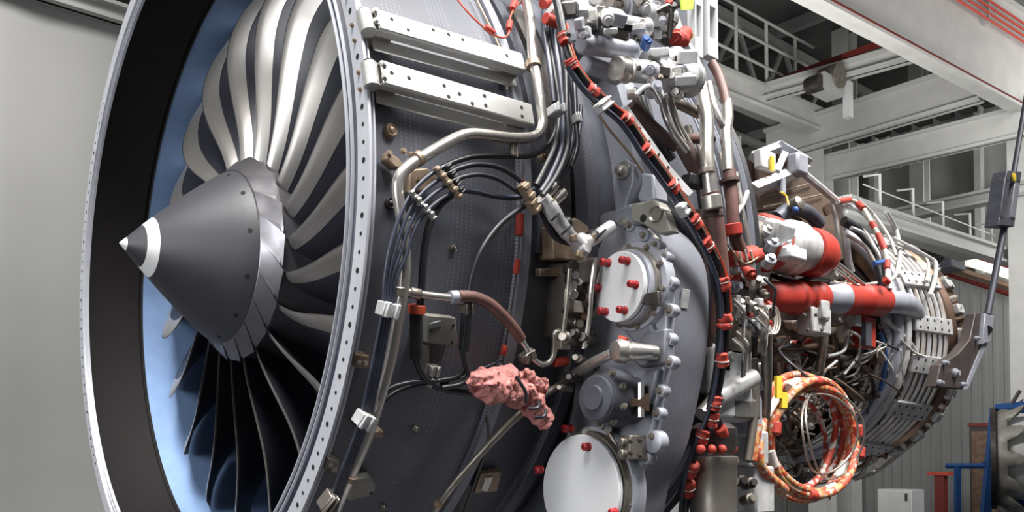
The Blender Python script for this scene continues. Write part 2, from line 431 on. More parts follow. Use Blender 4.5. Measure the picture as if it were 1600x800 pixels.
# mezzanine walkway
mz = thing('mezzanine', (11.5, 2.4, 4.3), 'grey mezzanine walkway with low railing above the end wall', 'mezzanine')
beam('walk_girder', (8.6, 2.62), (13.15, 2.4), 4.28, 4.5, .16, .04, 'roof_gray', mz)
MB().box((10.85, 2.8, 4.47), (4.5, .6, .05)).build('deck', 'roof_gray', mz)
for x in (9.4, 10.3, 11.2, 12.1, 12.9): MB().tube([(x, 2.55, 4.5), (x, 2.55, 4.9), (x - .02, 2.75, 4.92)], .018, 8).build('rail_post', 'beam_paint', mz)
for z in (4.7,): MB().tube([(9.0, 2.56, z), (13.1, 2.5, z)], .009, 8).build('hand_rail', 'beam_paint', mz)
for k in range(9): MB().box((17.7, -1 + k * 1.1, 6.4), (.2, .12, 4.6)).build('wall_stud', 'beam_paint', ce)
for z in (5.3, 6.6, 7.8): MB().box((17.6, 3.5, z), (.16, 12, .16)).build('wall_girt', 'beam_paint', ce)
# small crane hoist under the beams
ho = thing('hoist_trolley', (10.2, 3.2, 6.3), 'small grey hoist trolley with round drum on a roof beam', 'hoist')
hp = PZ(1290, 136, 6.5)
MB().box(hp, (.5, .25, .22)).build('trolley_frame', 'roof_gray', ho)
MB().cyl(hp + Vector((.1, -.16, .14)), hp + Vector((.1, .1, .14)), .17, n=20).build('drum', 'steel_dull', ho)
MB().cyl(hp + Vector((-.3, -.1, -.05)), hp + Vector((-.3, .1, -.05)), .11, n=16).build('wheel', 'steel_dark', ho)
MB().box(hp + Vector((.42, -.1, -.1)), (.1, .1, .5)).build('hanger', 'white_paint', ho)
# tube lamp with reddish frame on the end wall
lp = thing('tube_lamp', (13.6, 2.3, 4.0), 'long fluorescent tube lamp in reddish frame on the end wall', 'lamp')
a, b_ = PX(1497, 404, 13.95), PX(1582, 430, 13.9)
MB().tube([a, b_], .075, 12).build('lamp_tube', 'lamp_tube', lp)
d_ = (b_ - a).normalized()
MB().tube([a - d_ * .6 + Vector((.1, 0, .13)), b_ + d_ * .2 + Vector((.1, 0, .13))], .05, 4).build('lamp_housing', 'rail_darkred', lp)
MB().tube([a - d_ * .6 + Vector((.1, 0, -.2)), b_ + d_ * .2 + Vector((.1, 0, -.2))], .06, 4).build('lamp_frame', 'brackets_tan', lp)
MB().tube([a - d_ * .6 + Vector((.1, 0, -.32)), b_ + d_ * .2 + Vector((.1, 0, -.32))], .035, 4).build('lamp_frame', 'rail_darkred', lp)
# dark machine cabinet up on the wall
p = PX(1470, 398, 13.4)
dm = thing('wall_heater', p, 'dark box heater mounted high on the end wall beside the lamp', 'heater')
MB().box(p, (.5, .55, .55)).build('heater_body', 'alloy_dark', dm, bevel=.02)
MB().cyl(p + Vector((-.26, 0, 0)), p + Vector((-.3, 0, 0)), .2, n=20).build('fan_grille', 'dark_hole', dm)
for k in range(3): MB().box(p + Vector((-.31, 0, -.1 + .1 * k)), (.02, .42, .02)).build('grille_bar', 'steel_dark', dm)

# ================================================================== the engine
E_ = thing('turbofan_engine', (1.7, 0, AX - 1.02), 'large turbofan jet engine without cowlings, dark fan case and exposed pipes', 'engine')
def part(name, mb, mt, parent=None, **k): return mb.build(name, mt, parent if parent is not None else E_, **k)

# ---- fan case barrel
case = part('fan_case', MB().lathe([(.018, .955), (.02, .968), (.40, .968), (.405, .985), (.43, .985), (.436, .966), (.62, .962),
        (.625, .975), (.66, .975), (.665, .955), (1.08, .95), (1.1, .985), (1.13, .985), (1.135, .965), (1.2, .965), (1.205, .985), (1.225, .985), (1.23, .968), (1.262, .968),
        (1.27, .995), (1.3, .995), (1.3, .93), (.66, .92), (.62, .915), (.018, .93)], n=200, closed=True), 'composite', label='dark woven composite barrel of the fan case')
part('case_band', MB().lathe([(.43, .967), (.44, .9675), (.6, .9655), (.61, .96)], n=160), 'composite_aft', case)
part('aft_skin', MB().lathe([(.667, .957), (.668, .9585), (1.074, .9535), (1.076, .951)], n=160), 'alloy_dark', case)
part('case_joint', MB().lathe([(.404, .966), (.404, .9865), (.431, .9865), (.431, .966)], n=160, closed=True), 'alloy_gray', case)
part('front_flange', MB().lathe([(0, .957), (0, 1.0), (.006, 1.0), (.009, .987), (.016, .984), (.018, .989), (.022, .989), (.024, .962), (.024, .95), (.022, .95)], n=240, closed=True), 'flange_metal', case, label='pale drilled front flange ring')
part('flange_groove', MB().lathe([(.022, .9565), (.012, .95), (.02, .944), (.05, .944), (.05, .9565)], n=240, closed=True), 'dark_hole', case)  # black ring stands in for the dark of the groove
part('inner_ring', MB().lathe([(.010, .9445), (.006, .94), (.006, .9345), (.010, .931), (.012, .926), (.008, .922), (.006, .919), (.006, .914), (.010, .9128), (.012, .93), (.06, .944)], n=240, closed=True), 'cable_blue', case)
for r0, r1 in ((.9125, .917), (.9295, .9335)):
    part('lip_ring', MB().lathe([(.004, r0), (0, r0 + .001), (0, r1 - .001), (.004, r1), (.014, r1), (.014, r0)], n=240, closed=True), 'flange_metal', case)
part('acoustic_liner', MB().lathe([(.009, .9118), (.176, .9118), (.178, .9105), (.182, .9105), (.184, .912), (.1865, .912), (.1885, .9105), (.19, .9105), (.193, .9075), (.193, .925), (.009, .925)], n=200, closed=True), 'liner_black', case, label='black acoustic liner inside the inlet')
part('rub_strip', MB().lathe([(.192, .9085), (.64, .9), (.64, .92), (.192, .92)], n=200, closed=True), 'liner_blue', case, label='blue abradable liner around the blade tips')
part('fan_shade_disc', MB().lathe([(.62, .28), (.62, .91), (.66, .91), (.66, .28)], n=96, closed=True), 'dark_hole', case)  # plain black disc, its colour stands for the shade behind the blades
part('case_seal', MB().lathe([(1.3, .962), (1.3, .996), (1.318, .999), (1.326, .99), (1.32, .962)], n=200, closed=True), 'rubber', case, label='black rubber seal on the rear rim')
for x in (1.142, 1.158, 1.174, 1.19, 1.24, 1.252):
    part('case_rib', MB().lathe([(x - .003, .964), (x - .003, .978), (x + .003, .978), (x + .003, .964)], n=160, closed=True), 'alloy_gray', case)
part('exit_guide_ring', MB().lathe([(1.232, .966), (1.232, .972), (1.268, .972), (1.268, .966)], n=160, closed=True), 'alloy_pale', case)
# drilled holes of the flange: every third one larger; pegs near the top
NH = 174
for i in range(NH):
    th = i * 360 / NH + .5
    if -62 < th - (360 if th > 180 else 0) < 60 or abs(th - 180) < 42:
        big = i % 3 == 0
        t_ = th - (360 if th > 180 else 0)
        if 6 < t_ < 45 and not big: bolt(C(-.001, th, .979), (-1, 0, 0), .0062, case, 'brackets_tan', 'flange_peg')
        else: hole(C(0, th, .979), (-1, 0, 0), .0058 if big else .0042, case)

# ---- fan rotor
rot = part('fan_hub', MB().lathe([(.12, .2), (.125, .245), (.128, .249), (.166, .285), (.17, .28), (.62, .33), (.62, .2)], n=80, closed=True), 'hub_metal', label='polished fan hub')
part('spinner', MB().lathe([(-.1575, .0006), (-.155, .004), (-.13, .0285), (-.105, .0535), (-.08, .078), (-.05, .106), (-.02, .133), (.01, .159), (.04, .184), (.07, .208), (.095, .2275), (.112, .239), (.124, .2455), (.126, .238)], n=96), 'spinner', rot, label='dark grey spinner cone with white ring and tip')
for k in range(12): link('spinner_screw', HOLE, rot, look(C(.104, 8 + 30 * k, .2335), C(0, 8 + 30 * k, 1) - C(.62, 8 + 30 * k, 0)) @ Matrix.Scale(.0068, 4))
NB = 20
def blade_mesh(sheath=False):
    m = MB(); ns, nc = 22, (5 if sheath else 9); vs = []
    def itp(s, tab):
        for (a, va), (b_, vb) in zip(tab, tab[1:]):
            if s <= b_:
                t = (s - a) / (b_ - a); t = t * t * (3 - 2 * t) if False else t; return va + (vb - va) * t
        return tab[-1][1]
    def sm(s, tab): return sum(itp(min(1, max(0, s + d)), tab) for d in (-.08, -.04, 0, .04, .08)) / 5
    for i in range(ns + 1):
        s = i / ns; r = .262 + s * (.899 - .262)
        xi = radians(sm(s, [(0, 16), (.25, 30), (.5, 42), (.75, 53), (1, 63)]))
        ch = sm(s, [(0, .2), (.3, .235), (.6, .28), (.8, .3), (1, .28)])
        xl = sm(s, [(0, .18), (.25, .19), (.5, .194), (.68, .194), (.82, .212), (.92, .25), (1, .305)])
        tl = sm(s, [(0, 0), (.1, 2.5), (.25, 7), (.4, 11), (.55, 13), (.7, 12.5), (.85, 8.5), (1, 1)])
        tk = .0135 * (1 - .62 * s)
        ring = []
        for side in (1, -1):
            for j in range(nc + 1):
                f = (j / nc if side == 1 else 1 - j / nc)
                if sheath: f *= sm(s, [(0, .15), (.35, .2), (.7, .26), (.9, .31), (1, .36)]) * (1 if side == -1 else .16)
                if side == -1 and ((j == 0 and not sheath) or j == nc): continue
                camb = .075 * ch * 4 * f * (1 - f) * (1 - .35 * s)
                th_ = tk * (2.2 * sqrt(f) * (1 - f) ** .9 + .12) + (.0022 if sheath else 0)
                if sheath and f == 0: th_ += .001
                a_ = (f * ch - (.0012 if sheath and f < .01 else 0)) * cos(xi); t_ = f * ch * sin(xi)
                o_ = -camb + side * th_ * .5
                # normal of the chord (forward-facing side)
                xx = xl + a_ - o_ * sin(xi) * -1; tt = t_ + o_ * cos(xi) * -1
                ring.append(C(xx, tl - math.degrees(tt / r), r) - Vector((0, 0, AX)))
        vs.append(ring)
    k = len(vs[0]); flat = [p for rg in vs for p in rg]; fs = []
    for i in range(ns):
        for j in range(k): fs.append((i * k + j, i * k + (j + 1) % k, (i + 1) * k + (j + 1) % k, (i + 1) * k + j))
    fs += [tuple(range(k))[::-1], tuple(ns * k + j for j in range(k))]
    return m.add(flat, fs).mesh('leading_edge_sheath' if sheath else 'fan_blade', 'titanium' if sheath else 'blade_dark', sharp=50)
BM = blade_mesh(); SM = blade_mesh(True)
# blade root platform: one twisted facet between two blades
pm = MB(); vs = []
for i in range(5):
    f = i / 4; xx = .1265 + f * .046; r = .249 + .038 * f
    for t_, dr in ((0, .0), (3, .003), (12, .004), (16.8, .008), (17.6, -.004)):
        vs.append(C(xx, t_ - 14 * f, r + dr * (.25 + f)) - Vector((0, 0, AX)))
fs = []
for i in range(4):
    for j in range(4): fs.append((i * 5 + j, i * 5 + j + 1, i * 5 + 6 + j, i * 5 + 5 + j))
pm.add(vs, fs); PLM = pm.mesh('blade_platform', 'hub_metal', sharp=20, fix=True)
for k in range(NB):
    R = Matrix.Translation((0, 0, AX)) @ Matrix.Rotation(radians(-(k * 360 / NB + 1)), 4, 'X')
    bl = link('fan_blade', BM, E_, R)
    sh = bpy.data.objects.new('leading_edge_sheath', SM); COL.objects.link(sh); sh.parent = bl
    if k == 0: bl['label'] = 'dark swept fan blade with silver leading edge'
    link('blade_platform', PLM, rot, R)

# ================================================================== pipes, hoses and fittings on the fan case
def pipe(name, pl, r, rp, mt, parent=None, k=6, n=12, label=None):
    """rp: radius in photo pixels at the middle of the run"""
    pts = path(r, pl); rad = rp / scale_at(pts[len(pts) // 2])
    o = part(name, MB().tube(smooth(pts, k), rad, n), mt, parent, label=label); o['_r'] = rad; return o
def sleeve(name, a, b_, r, rp, mt, parent, n=14):
    """short collar, grip or wrap between two pixels"""
    p, q_ = S(*a, r), S(*b_, r); rad = rp / scale_at(p)
    d = (q_ - p); 
    return part(name, MB().turned(p, d, [(0, rad * .9), (d.length * .08, rad), (d.length * .92, rad), (d.length, rad * .9)], n), mt, parent)
def tie(a, b_, r, rp, mt, parent, seed):
    """uneven wrap of tape round a bundle"""
    p, q_ = S(*a, r), S(*b_, r); rad = rp / scale_at(p); d = q_ - p; L_ = d.length; g = random.Random(seed)
    pr = [(0, rad * .72)] + [(L_ * t, rad * g.uniform(.82, 1.12)) for t in (.06, .2, .34, .5, .66, .8, .94)] + [(L_, rad * .72)]
    m = MB().turned(p, d, pr, 12); m.v = [x + Vector(noise.noise_vector(x * 90)) * rad * .35 for x in m.v]
    return part('tape_tie', m, mt, parent, sharp=60)
def clampblock(u, v, r, wpx, hpx, ang, parent, mt='steel', tk=.02, name='clamp'):
    """small clamp plate lying tangent to the case, turned by ang degrees in the picture"""
    p = S(u, v, r); sc_ = scale_at(p); z = radial(p); x = Vector((1, 0, 0)); y = z.cross(x)
    a = radians(ang); X = x * cos(a) + y * sin(a); Y = z.cross(X)
    R = Matrix((X, Y, z)).transposed(); wx, hy = wpx / sc_, hpx / sc_
    m = MB(); m.box(p, (wx, hy, tk), R)
    for s_ in (-1, 1): m.box(p + X * (wx * .28 * s_) + z * tk * .45, (wx * .24, hy * 1.12, tk * .55), R)
    return part(name, m, mt, parent, bevel=.002)
def plate_on_case(name, pix, r, th, mt, parent, bolts=(), bm='steel', br=.006, bevel=.003, label=None):
    pts = [S(u, v, r) for u, v in pix]; c_ = sum(pts, Vector()) / len(pts); z = radial(c_)
    o = part(name, MB().prism(pts, -z * th), mt, parent, bevel=bevel, label=label)
    for u, v in bolts: bolt(S(u, v, r), radial(S(u, v, r)), br, o, bm)
    return o
# ---- two long alloy rails bolted along the case
def rail(front, back, r, hgt, holes, bolts, end):
    a, b_ = S(*front, r), S(*back, r); d = (b_ - a).normalized(); z = radial((a + b_) / 2); z = (z - d * z.dot(d)).normalized(); y = z.cross(d)
    if y.z < 0: y = -y
    R = Matrix((d, y, z)).transposed(); Lg = (b_ - a).length; mid = (a + b_) / 2
    m = MB(); m.box(mid, (Lg, hgt, .008), R)
    m.box(mid + y * (hgt / 2 - .003) - z * .01, (Lg, .006, .02), R); m.box(mid - y * (hgt / 2 - .003) - z * .01, (Lg, .006, .02), R)
    m.box(mid - y * (hgt / 2 + .004) - z * .036, (Lg * .98, .03, .006), R)
    o = part('case_rail', m, 'aluminium', case, bevel=.003)
    def at(px_): 
        q_ = ray(*px_); t = (mid + z * .004 - CC).dot(z) / q_.dot(z); return CC + q_ * t
    for h in holes: link('bolt_hole', HOLE, o, look(at(h), z) @ Matrix.Scale(.0045, 4))
    for h in bolts: bolt(at(h), z, .0085, o, 'steel')
    e = S(*end, r); part('end_lug', MB().tube([e + y * hgt * .5 - z * .012, e - y * hgt * .45 - z * .012], .016, 14), 'aluminium', o)
    part('end_bolt', MB().cyl(e + y * hgt * .5 - z * .012, e + y * hgt * .66 - z * .012, .009), 'steel_dark', o)
    part('foot', MB().box(b_ - d * .03 - z * .034, (.05, hgt * .8, .05), R), 'steel_dull', o)
    part('foot', MB().box(a + d * .02 - z * .034, (.05, hgt * .8, .05), R), 'steel_dull', o)
    return o
rail((588, 30), (818, 98), 1.02, .047, [(612, 30), (638, 47), (677, 47), (701, 54), (723, 62), (792, 87)], [(586, 18), (588, 33)], (577, 30))
rail((596, 113), (832, 180), 1.02, .05, [(612, 114), (639, 122), (694, 134), (701, 151), (718, 147), (738, 162), (757, 150), (759, 165), (815, 168), (816, 182)], [(600, 101), (601, 121)], (584, 114))

# ---- big bright air pipe
air = pipe('air_pipe', [(812, -40), (822, 0), (829, 40), (832, 90), (838, 120), (845, 165), (848, 195), (836, 213), (800, 216), (760, 211), (730, 210), (700, 222), (660, 246), (636, 262), (623, 280), (622, 305), (628, 345),
     (633, 400), (630, 450), (621, 500), (610, 560), (594, 620), (575, 680), (552, 735), (528, 790), (510, 830)], 1.035, 9.5, 'steel', label='bright bent steel air pipe')
sleeve('pipe_clamp', (832, 96), (834, 106), 1.035, 12, 'brackets_tan', air)
sleeve('pipe_clamp', (650, 250), (657, 246), 1.035, 12, 'brackets_tan', air)
sleeve('pipe_clamp', (622, 448), (621, 462), 1.035, 12, 'steel_dull', air)
sleeve('pipe_clamp', (548, 742), (544, 750), 1.035, 12, 'brackets_tan', air)
clampblock(803, 228, 1.03, 14, 34, -4, air, 'steel_dull', .01, 'strap')
plate_on_case('pipe_bracket', [(640, 265), (668, 262), (690, 282), (668, 298), (640, 300)], 1.0, .02, 'brackets_tan', air, [(652, 280)], 'brackets_tan')
plate_on_case('pipe_bracket', [(606, 236), (625, 248), (632, 262), (618, 262), (604, 248)], 1.0, .025, 'brackets_tan', air, [(608, 240), (630, 236), (643, 242)], 'brackets_tan', .008)
plate_on_case('pipe_bracket', [(632, 338), (646, 338), (651, 364), (637, 364)], 1.02, .012, 'cast_white', air, [(645, 357)], 'brackets_tan', .005)
plate_on_case('pipe_bracket', [(548, 752), (580, 745), (588, 760), (583, 775), (545, 783)], 1.0, .02, 'cream_plate', air, [(580, 771)], 'steel_dark', .005)
plate_on_case('pipe_bracket', [(570, 676), (600, 674), (600, 684), (570, 686)], 1.02, .05, 'brackets_tan', air, [(595, 674)], 'brackets_tan', .006)
# ---- branch with brown hose
br = pipe('branch_pipe', [(630, 455), (650, 459), (680, 463), (712, 466)], 1.035, 6.5, 'steel', n=12, label='short steel branch with brown silicone hose')
sleeve('union_nut', (640, 457), (656, 460), 1.035, 9, 'steel_dull', br); sleeve('union_nut', (703, 465), (722, 464), 1.035, 11, 'alloy_pale', br)
part('silicone_hose', MB().tube(smooth(path(1.04, [(716, 463), (740, 464), (765, 475), (788, 496), (805, 516), (814, 530)]), 6), .0125, 12), 'silicone_brown', br)
part('drain_tube', MB().tube(smooth(path(1.03, [(812, 526), (822, 543), (833, 560), (845, 569), (857, 567), (865, 555), (867, 535), (868, 520), (880, 518)]), 6), .007, 10), 'steel', br)
clampblock(824, 556, 1.03, 26, 14, 35, br, 'steel_dull')
sleeve('tape', (866, 566), (886, 564), 1.03, 8, 'tape_red', br)
# ---- black hoses
hoses = [
 ([(690, 262), (715, 251), (745, 244), (790, 244), (825, 244), (850, 233), (866, 210), (872, 180), (874, 140), (868, 90), (862, 40), (860, -10)], 4.0),
 ([(697, 273), (720, 262), (747, 257), (780, 262), (808, 278), (830, 303), (852, 330), (872, 352)], 4.0),
 ([(705, 284), (725, 276), (750, 273), (778, 280), (802, 295), (826, 312), (850, 335)], 3.5),
 ([(714, 297), (740, 299), (770, 306), (800, 309), (825, 302), (846, 283), (864, 245), (880, 195), (884, 140), (878, 90), (872, 40), (868, -10)], 4.2),
 ([(705, 305), (686, 322), (672, 348), (664, 385), (660, 430), (657, 470), (652, 500), (650, 540), (653, 570), (666, 592), (690, 607), (730, 614), (765, 618)], 6.0),
 ([(826, 318), (800, 335), (775, 358), (752, 392), (738, 430), (731, 475), (727, 520), (724, 555), (732, 585), (720, 600), (690, 606)], 4.6),
 ([(843, 305), (868, 285), (886, 250), (895, 215), (898, 180), (893, 130), (886, 80), (880, 30), (876, -10)], 4.5),
 ([(850, 300), (882, 275), (898, 235), (906, 200), (908, 165)], 3.5)]
for i, (pl, rp) in enumerate(hoses):
    h = pipe('hose', pl, 1.02 + .008 * (i % 3), rp, 'rubber' if i in (0, 1, 2, 4, 5) else 'cable_blue', label='black hose' if i == 0 else None)
    if i == 4:
        sleeve('end_collar', (652, 476), (651, 490), 1.025, 14, 'band_orange', h); sleeve('boot', (650, 490), (650, 560), 1.025, 10.5, 'rubber', h)
        clampblock(676, 578, 1.02, 20, 16, 0, h, 'steel'); clampblock(674, 596, 1.02, 22, 14, 0, h, 'steel')
    if i == 5: sleeve('boot', (729, 490), (725, 548), 1.03, 9, 'rubber', h); clampblock(729, 481, 1.03, 20, 16, 10, h, 'steel_dull')
# four thin lines that run beside the air pipe
for i in range(4):
    o_ = i * 8
    h = pipe('hose', [(694 + o_, 260 + i * 12), (668 + o_, 276 + i * 11), (645 + o_ * .8, 300 + i * 11), (626 + o_ * .9, 335 + i * 8), (611 + o_ * .9, 380 + i * 8), (602 + i * 5, 430 + i * 3), (598 + i * 4.5, 485), (588 + i * 4.5, 540), (576 + i * 4.5, 600),
              (563 + i * 4.5, 655), (548 + i * 4, 700), (530 + i * 4, 745), (512 + i * 4, 800), (500 + i * 4, 840)], 1.045, 3.4, 'cable_blue')
    clampblock(686 + i * 9, 270 + i * 10.5, 1.05, 22, 8, -42, h, 'brackets_tan', .014); clampblock(700 + i * 6, 262 + i * 12, 1.05, 10, 9, -42, h, 'rubber', .016)
    clampblock(645 + i * 10, 304 + i * 11, 1.052, 14, 7, -48, h, 'steel', .012)
    if i == 1:
        clampblock(606, 484, 1.055, 30, 22, -6, h, 'cast_white', .03, 'clamp_block'); clampblock(568, 655, 1.055, 26, 22, -18, h, 'cast_white', .03, 'clamp_block'); clampblock(512, 782, 1.05, 16, 30, -18, h, 'steel_dull', .03, 'clamp_block')
pipe('hose', [(572, 650), (588, 625), (612, 606), (645, 597), (690, 594), (720, 585), (728, 560)], 1.03, 4, 'rubber'); pipe('hose', [(578, 655), (596, 632), (620, 612), (660, 600), (700, 598)], 1.02, 3.5, 'rubber')
pipe('lockwire', [(692, 598), (730, 587), (760, 573), (785, 562)], .99, 1.4, 'steel_dark')
# ---- bundle of dark cables falling from the top
for i, (pl, rp) in enumerate([
  ([(845, -20), (858, 60), (868, 120), (874, 165), (870, 220), (852, 262), (838, 290)], 5), ([(858, -20), (864, 50), (874, 110), (880, 170), (878, 230), (860, 275), (845, 300)], 4.5),
  ([(866, -20), (878, 40), (884, 100), (886, 170), (888, 225), (872, 270), (848, 306)], 4.5), ([(852, -20), (850, 40), (858, 100), (866, 160)], 4), ([(893, 95), (898, 140), (900, 190), (902, 230), (892, 262)], 4)]):
    h = pipe('cable', pl, 1.045 + .012 * (i % 3), rp, 'cable_blue' if i % 2 else 'rubber')
    if i == 1:
        clampblock(869, 173, 1.075, 22, 13, 4, h, 'cast_white', .03, 'clamp_block'); clampblock(900, 186, 1.06, 8, 14, 4, h, 'cast_white', .02); clampblock(866, 25, 1.085, 26, 16, -14, h, 'cast_white', .04, 'clamp_block')
        sleeve('tape', (852, 28), (874, 36), 1.085, 9, 'tape_red', h); sleeve('tape', (848, 6), (862, 2), 1.08, 8, 'tape_red', h)
# thin red and tan lines near the top
tl = pipe('sense_line', [(708, -10), (730, 18), (755, 42), (775, 56), (790, 58), (797, 45), (798, 25), (808, 8), (822, -2), (830, -20)], 1.02, 1.5, 'band_orange', label='thin orange sense line with red tape')
sleeve('tape', (758, 42), (772, 52), 1.02, 5, 'tape_red', tl); sleeve('tape', (795, 46), (797, 34), 1.02, 5, 'tape_red', tl); sleeve('tape', (800, 14), (806, -2), 1.02, 5, 'tape_red', tl)
pipe('sense_line', [(740, -10), (755, 20), (772, 55), (788, 95), (792, 140)], .985, 1.8, 'brackets_tan')
# red-taped wire down the case joint
tw = pipe('thermocouple_wire', [(818, 240), (815, 285), (814, 330), (811, 380), (807, 425), (800, 475), (793, 520), (787, 560), (780, 600)], .998, 1.2, 'steel_dark', label='thin wire taped down with red along the case joint')
for a, b_, rp in (((816, 280), (816, 292), 4), ((813, 335), (811, 368), 6.5), ((809, 405), (806, 428), 5), ((789, 540), (786, 555), 5)): sleeve('tape', a, b_, .998, rp, 'tape_red', tw)
# ---- odd fittings on the barrel
def boss(u, v, rp, r=.97, mt='brackets_tan', rim='steel_dull'):
    p = S(u, v, r); z = radial(p); rad = rp / scale_at(p)
    o = part('inspection_boss', MB().turned(p - z * .005, z, [(0, rad), (.012, rad), (.015, rad * .85), (.012, rad * .55), (.016, rad * .4), (.018, .001)], 20), mt, case); return o
boss(609, 205, 11); boss(608, 318, 9, .968, 'steel_dark'); boss(648, 670, 6, .968, 'steel_dull'); boss(707, 388, 5, .968, 'steel_dull'); boss(848, 245, 8, 1.0); boss(752, 676, 5, .968, 'steel_dull'); boss(598, 790, 5, .968, 'steel_dull')
plate_on_case('case_bracket', [(555, 553), (578, 556), (578, 578), (553, 574)], .995, .03, 'brackets_tan', case, [(561, 566), (571, 567)], 'steel', .007)
plate_on_case('case_bracket', [(512, 716), (532, 722), (528, 742), (507, 735)], .995, .03, 'steel_dull', case, [(516, 726), (522, 733)], 'steel', .008)
cbx = plate_on_case('case_bracket', [(752, 742), (784, 738), (778, 768), (742, 772)], .99, .02, 'brackets_tan', case, [], 'steel')
plate_on_case('bracket_tab', [(760, 748), (772, 746), (762, 770), (752, 768)], 1.0, .02, 'steel', cbx)
jb = plate_on_case('junction_plate', [(666, 492), (712, 496), (716, 536), (712, 542), (668, 536)], 1.0, .03, 'cream_plate', case, [(674, 517), (708, 508), (706, 535)], 'steel_dark', .004)
plate_on_case('standoff', [(655, 540), (672, 540), (672, 580), (655, 580)], .985, .02, 'cream_plate', jb)
plate_on_case('case_bracket', [(672, 505), (690, 500), (690, 512), (672, 515)], 1.002, .01, 'gray_plate', jb)
# ---- long drain pipe crossing the lower case
dp = pipe('drain_pipe', [(1000, 540), (950, 562), (905, 582), (868, 605), (830, 632), (790, 668), (745, 716), (705, 762), (675, 805), (655, 840)], 1.03, 6, 'steel_dull', label='long grey drain pipe slanting across the lower case')
sleeve('pipe_clamp', (688, 783), (683, 790), 1.03, 8, 'brackets_tan', dp)
pipe('drain_pipe', [(760, 650), (762, 690), (745, 745), (725, 800), (715, 840)], .985, 2.5, 'steel_dark')

# ================================================================== accessory gearbox on the near side
XF = .66
def pxs(pl, x=XF): return [PX(u, v, x) for u, v in pl]
outer = [(955, 352), (978, 346), (1000, 352), (1022, 372), (1038, 395), (1043, 430), (1044, 480), (1042, 525), (1043, 560), (1030, 610), (1024, 648), (1019, 684), (1007, 718), (985, 760), (972, 795), (955, 840)]
inner = [(860, 840), (868, 760), (880, 700), (893, 640), (900, 580), (905, 520), (915, 450), (930, 395)]
gb = part('accessory_gearbox', MB().prism(pxs(outer + inner), (.028, 0, 0)), 'alloy_pale', bevel=.006, label='grey accessory gearbox bolted to the fan case')
cas = [(940, 335), (985, 330), (1012, 345), (1034, 372), (1045, 410), (1047, 470), (1044, 540), (1034, 600), (1022, 660), (1006, 720), (980, 770), (955, 850)]
def casing():
    """rear casing: outline swept aft, rounded over at the back"""
    pl = pxs(cas + [(850, 850), (872, 740), (893, 640), (905, 520), (918, 440), (930, 380)], XF + .02); c_ = sum(pl, Vector()) / len(pl); m = MB()
    steps = [(0, 1), (.05, 1.0), (.10, .995), (.135, .975), (.155, .94), (.165, .88)]; n = len(pl); vs = []
    pl = smooth(pl, 3, True); n = len(pl)
    for dx, k in steps:
        for p in pl: vs.append(Vector((p.x + dx, c_.y + (p.y - c_.y) * k, c_.z + (p.z - c_.z) * k)))
    fs = [tuple(range(n))[::-1], tuple((len(steps) - 1) * n + j for j in range(n))]
    for i in range(len(steps) - 1):
        for j in range(n): fs.append((i * n + j, i * n + (j + 1) % n, (i + 1) * n + (j + 1) % n, (i + 1) * n + j))
    return m.add(vs, fs)
part('rear_casing', casing(), 'alloy_gray', gb, sharp=50)
# scalloped flange: bead and lugs along the outer edge
part('flange_bead', MB().tube(smooth(pxs(outer[2:-1], XF + .016), 5), .008, 8), 'steel_dull', gb)
for u, v in ((985, 352), (1007, 368), (1025, 383), (1038, 402), (1046, 442), (1047, 485), (1044, 530), (1047, 566), (1032, 611), (1027, 646), (1021, 682), (1010, 716), (987, 759), (976, 789)):
    p = PX(u, v, XF - .004)
    part('flange_lug', MB().turned(p + Vector((-.004, 0, 0)), (1, 0, 0), [(0, .013), (.003, .015), (.02, .015), (.027, .012), (.03, .004)], 14), 'alloy_pale', gb)
    bolt(p + Vector((-.004, 0, 0)), (-1, 0, 0), .011, gb, 'steel_dull')
def disc(name, u, v, x, ryp, th, mt, parent, prof=None, n=48, label=None, sq=1.0):
    """round cover facing forward: vertical half height ryp pixels"""
    p = PX(u, v, x); rad = ryp / scale_at(p)
    pr = prof or [(0, rad * .985), (th * .2, rad), (th, rad)]
    m = MB().turned(p, (1, 0, 0), [(a, b_) for a, b_ in pr], n)
    if sq != 1: m.v = [Vector((q_.x, p.y + (q_.y - p.y) * sq, q_.z)) for q_ in m.v]
    return part(name, m, mt, parent, label=label), p, rad
# upper port: stepped ring then the white blanking plate with six red plugs
d1, p1, r1 = disc('port_ring', 990, 448, XF - .02, 70, .03, 'alloy_pale', gb, sq=.95)
disc('port_ring', 982, 448, XF - .035, 63, .03, 'steel_dull', gb, sq=.92); disc('port_ring', 976, 448, XF - .05, 59, .02, 'alloy_pale', gb, sq=.9)
cp, pc, rc = disc('blanking_plate', 967, 448, XF - .066, 55.5, .012, 'white_paint', gb, label='white oval blanking plate held by red plugs', sq=.92)
def plug(u, v, x, parent, rp=7, ln=.026):
    p = PX(u, v, x); r_ = rp / scale_at(p)
    part('red_plug', MB().turned(p + Vector((-ln, 0, 0)), (1, 0, 0), [(0, r_ * .55), (.003, r_ * .95), (.012, r_), (.014, r_ * .8), (ln - .004, r_ * .75), (ln - .002, r_ * 1.05), (ln, r_ * 1.05)], 16), 'plug_red', parent, label='red plastic plug')
    part('plug_bore', MB().cyl(p + Vector((-ln - .001, 0, 0)), p + Vector((-ln + .004, 0, 0)), r_ * .3, n=10), 'dark_hole', parent)
for u, v in ((951, 411), (981, 408), (936, 450), (994, 445), (947, 487), (977, 485)): plug(u, v, XF - .066, gb, 6.2)
plate = pxs([(990, 463), (1028, 454), (1030, 478), (992, 474)], XF - .06); part('retainer_arm', MB().prism(plate, (.012, 0, 0)), 'steel_dark', gb, bevel=.002)
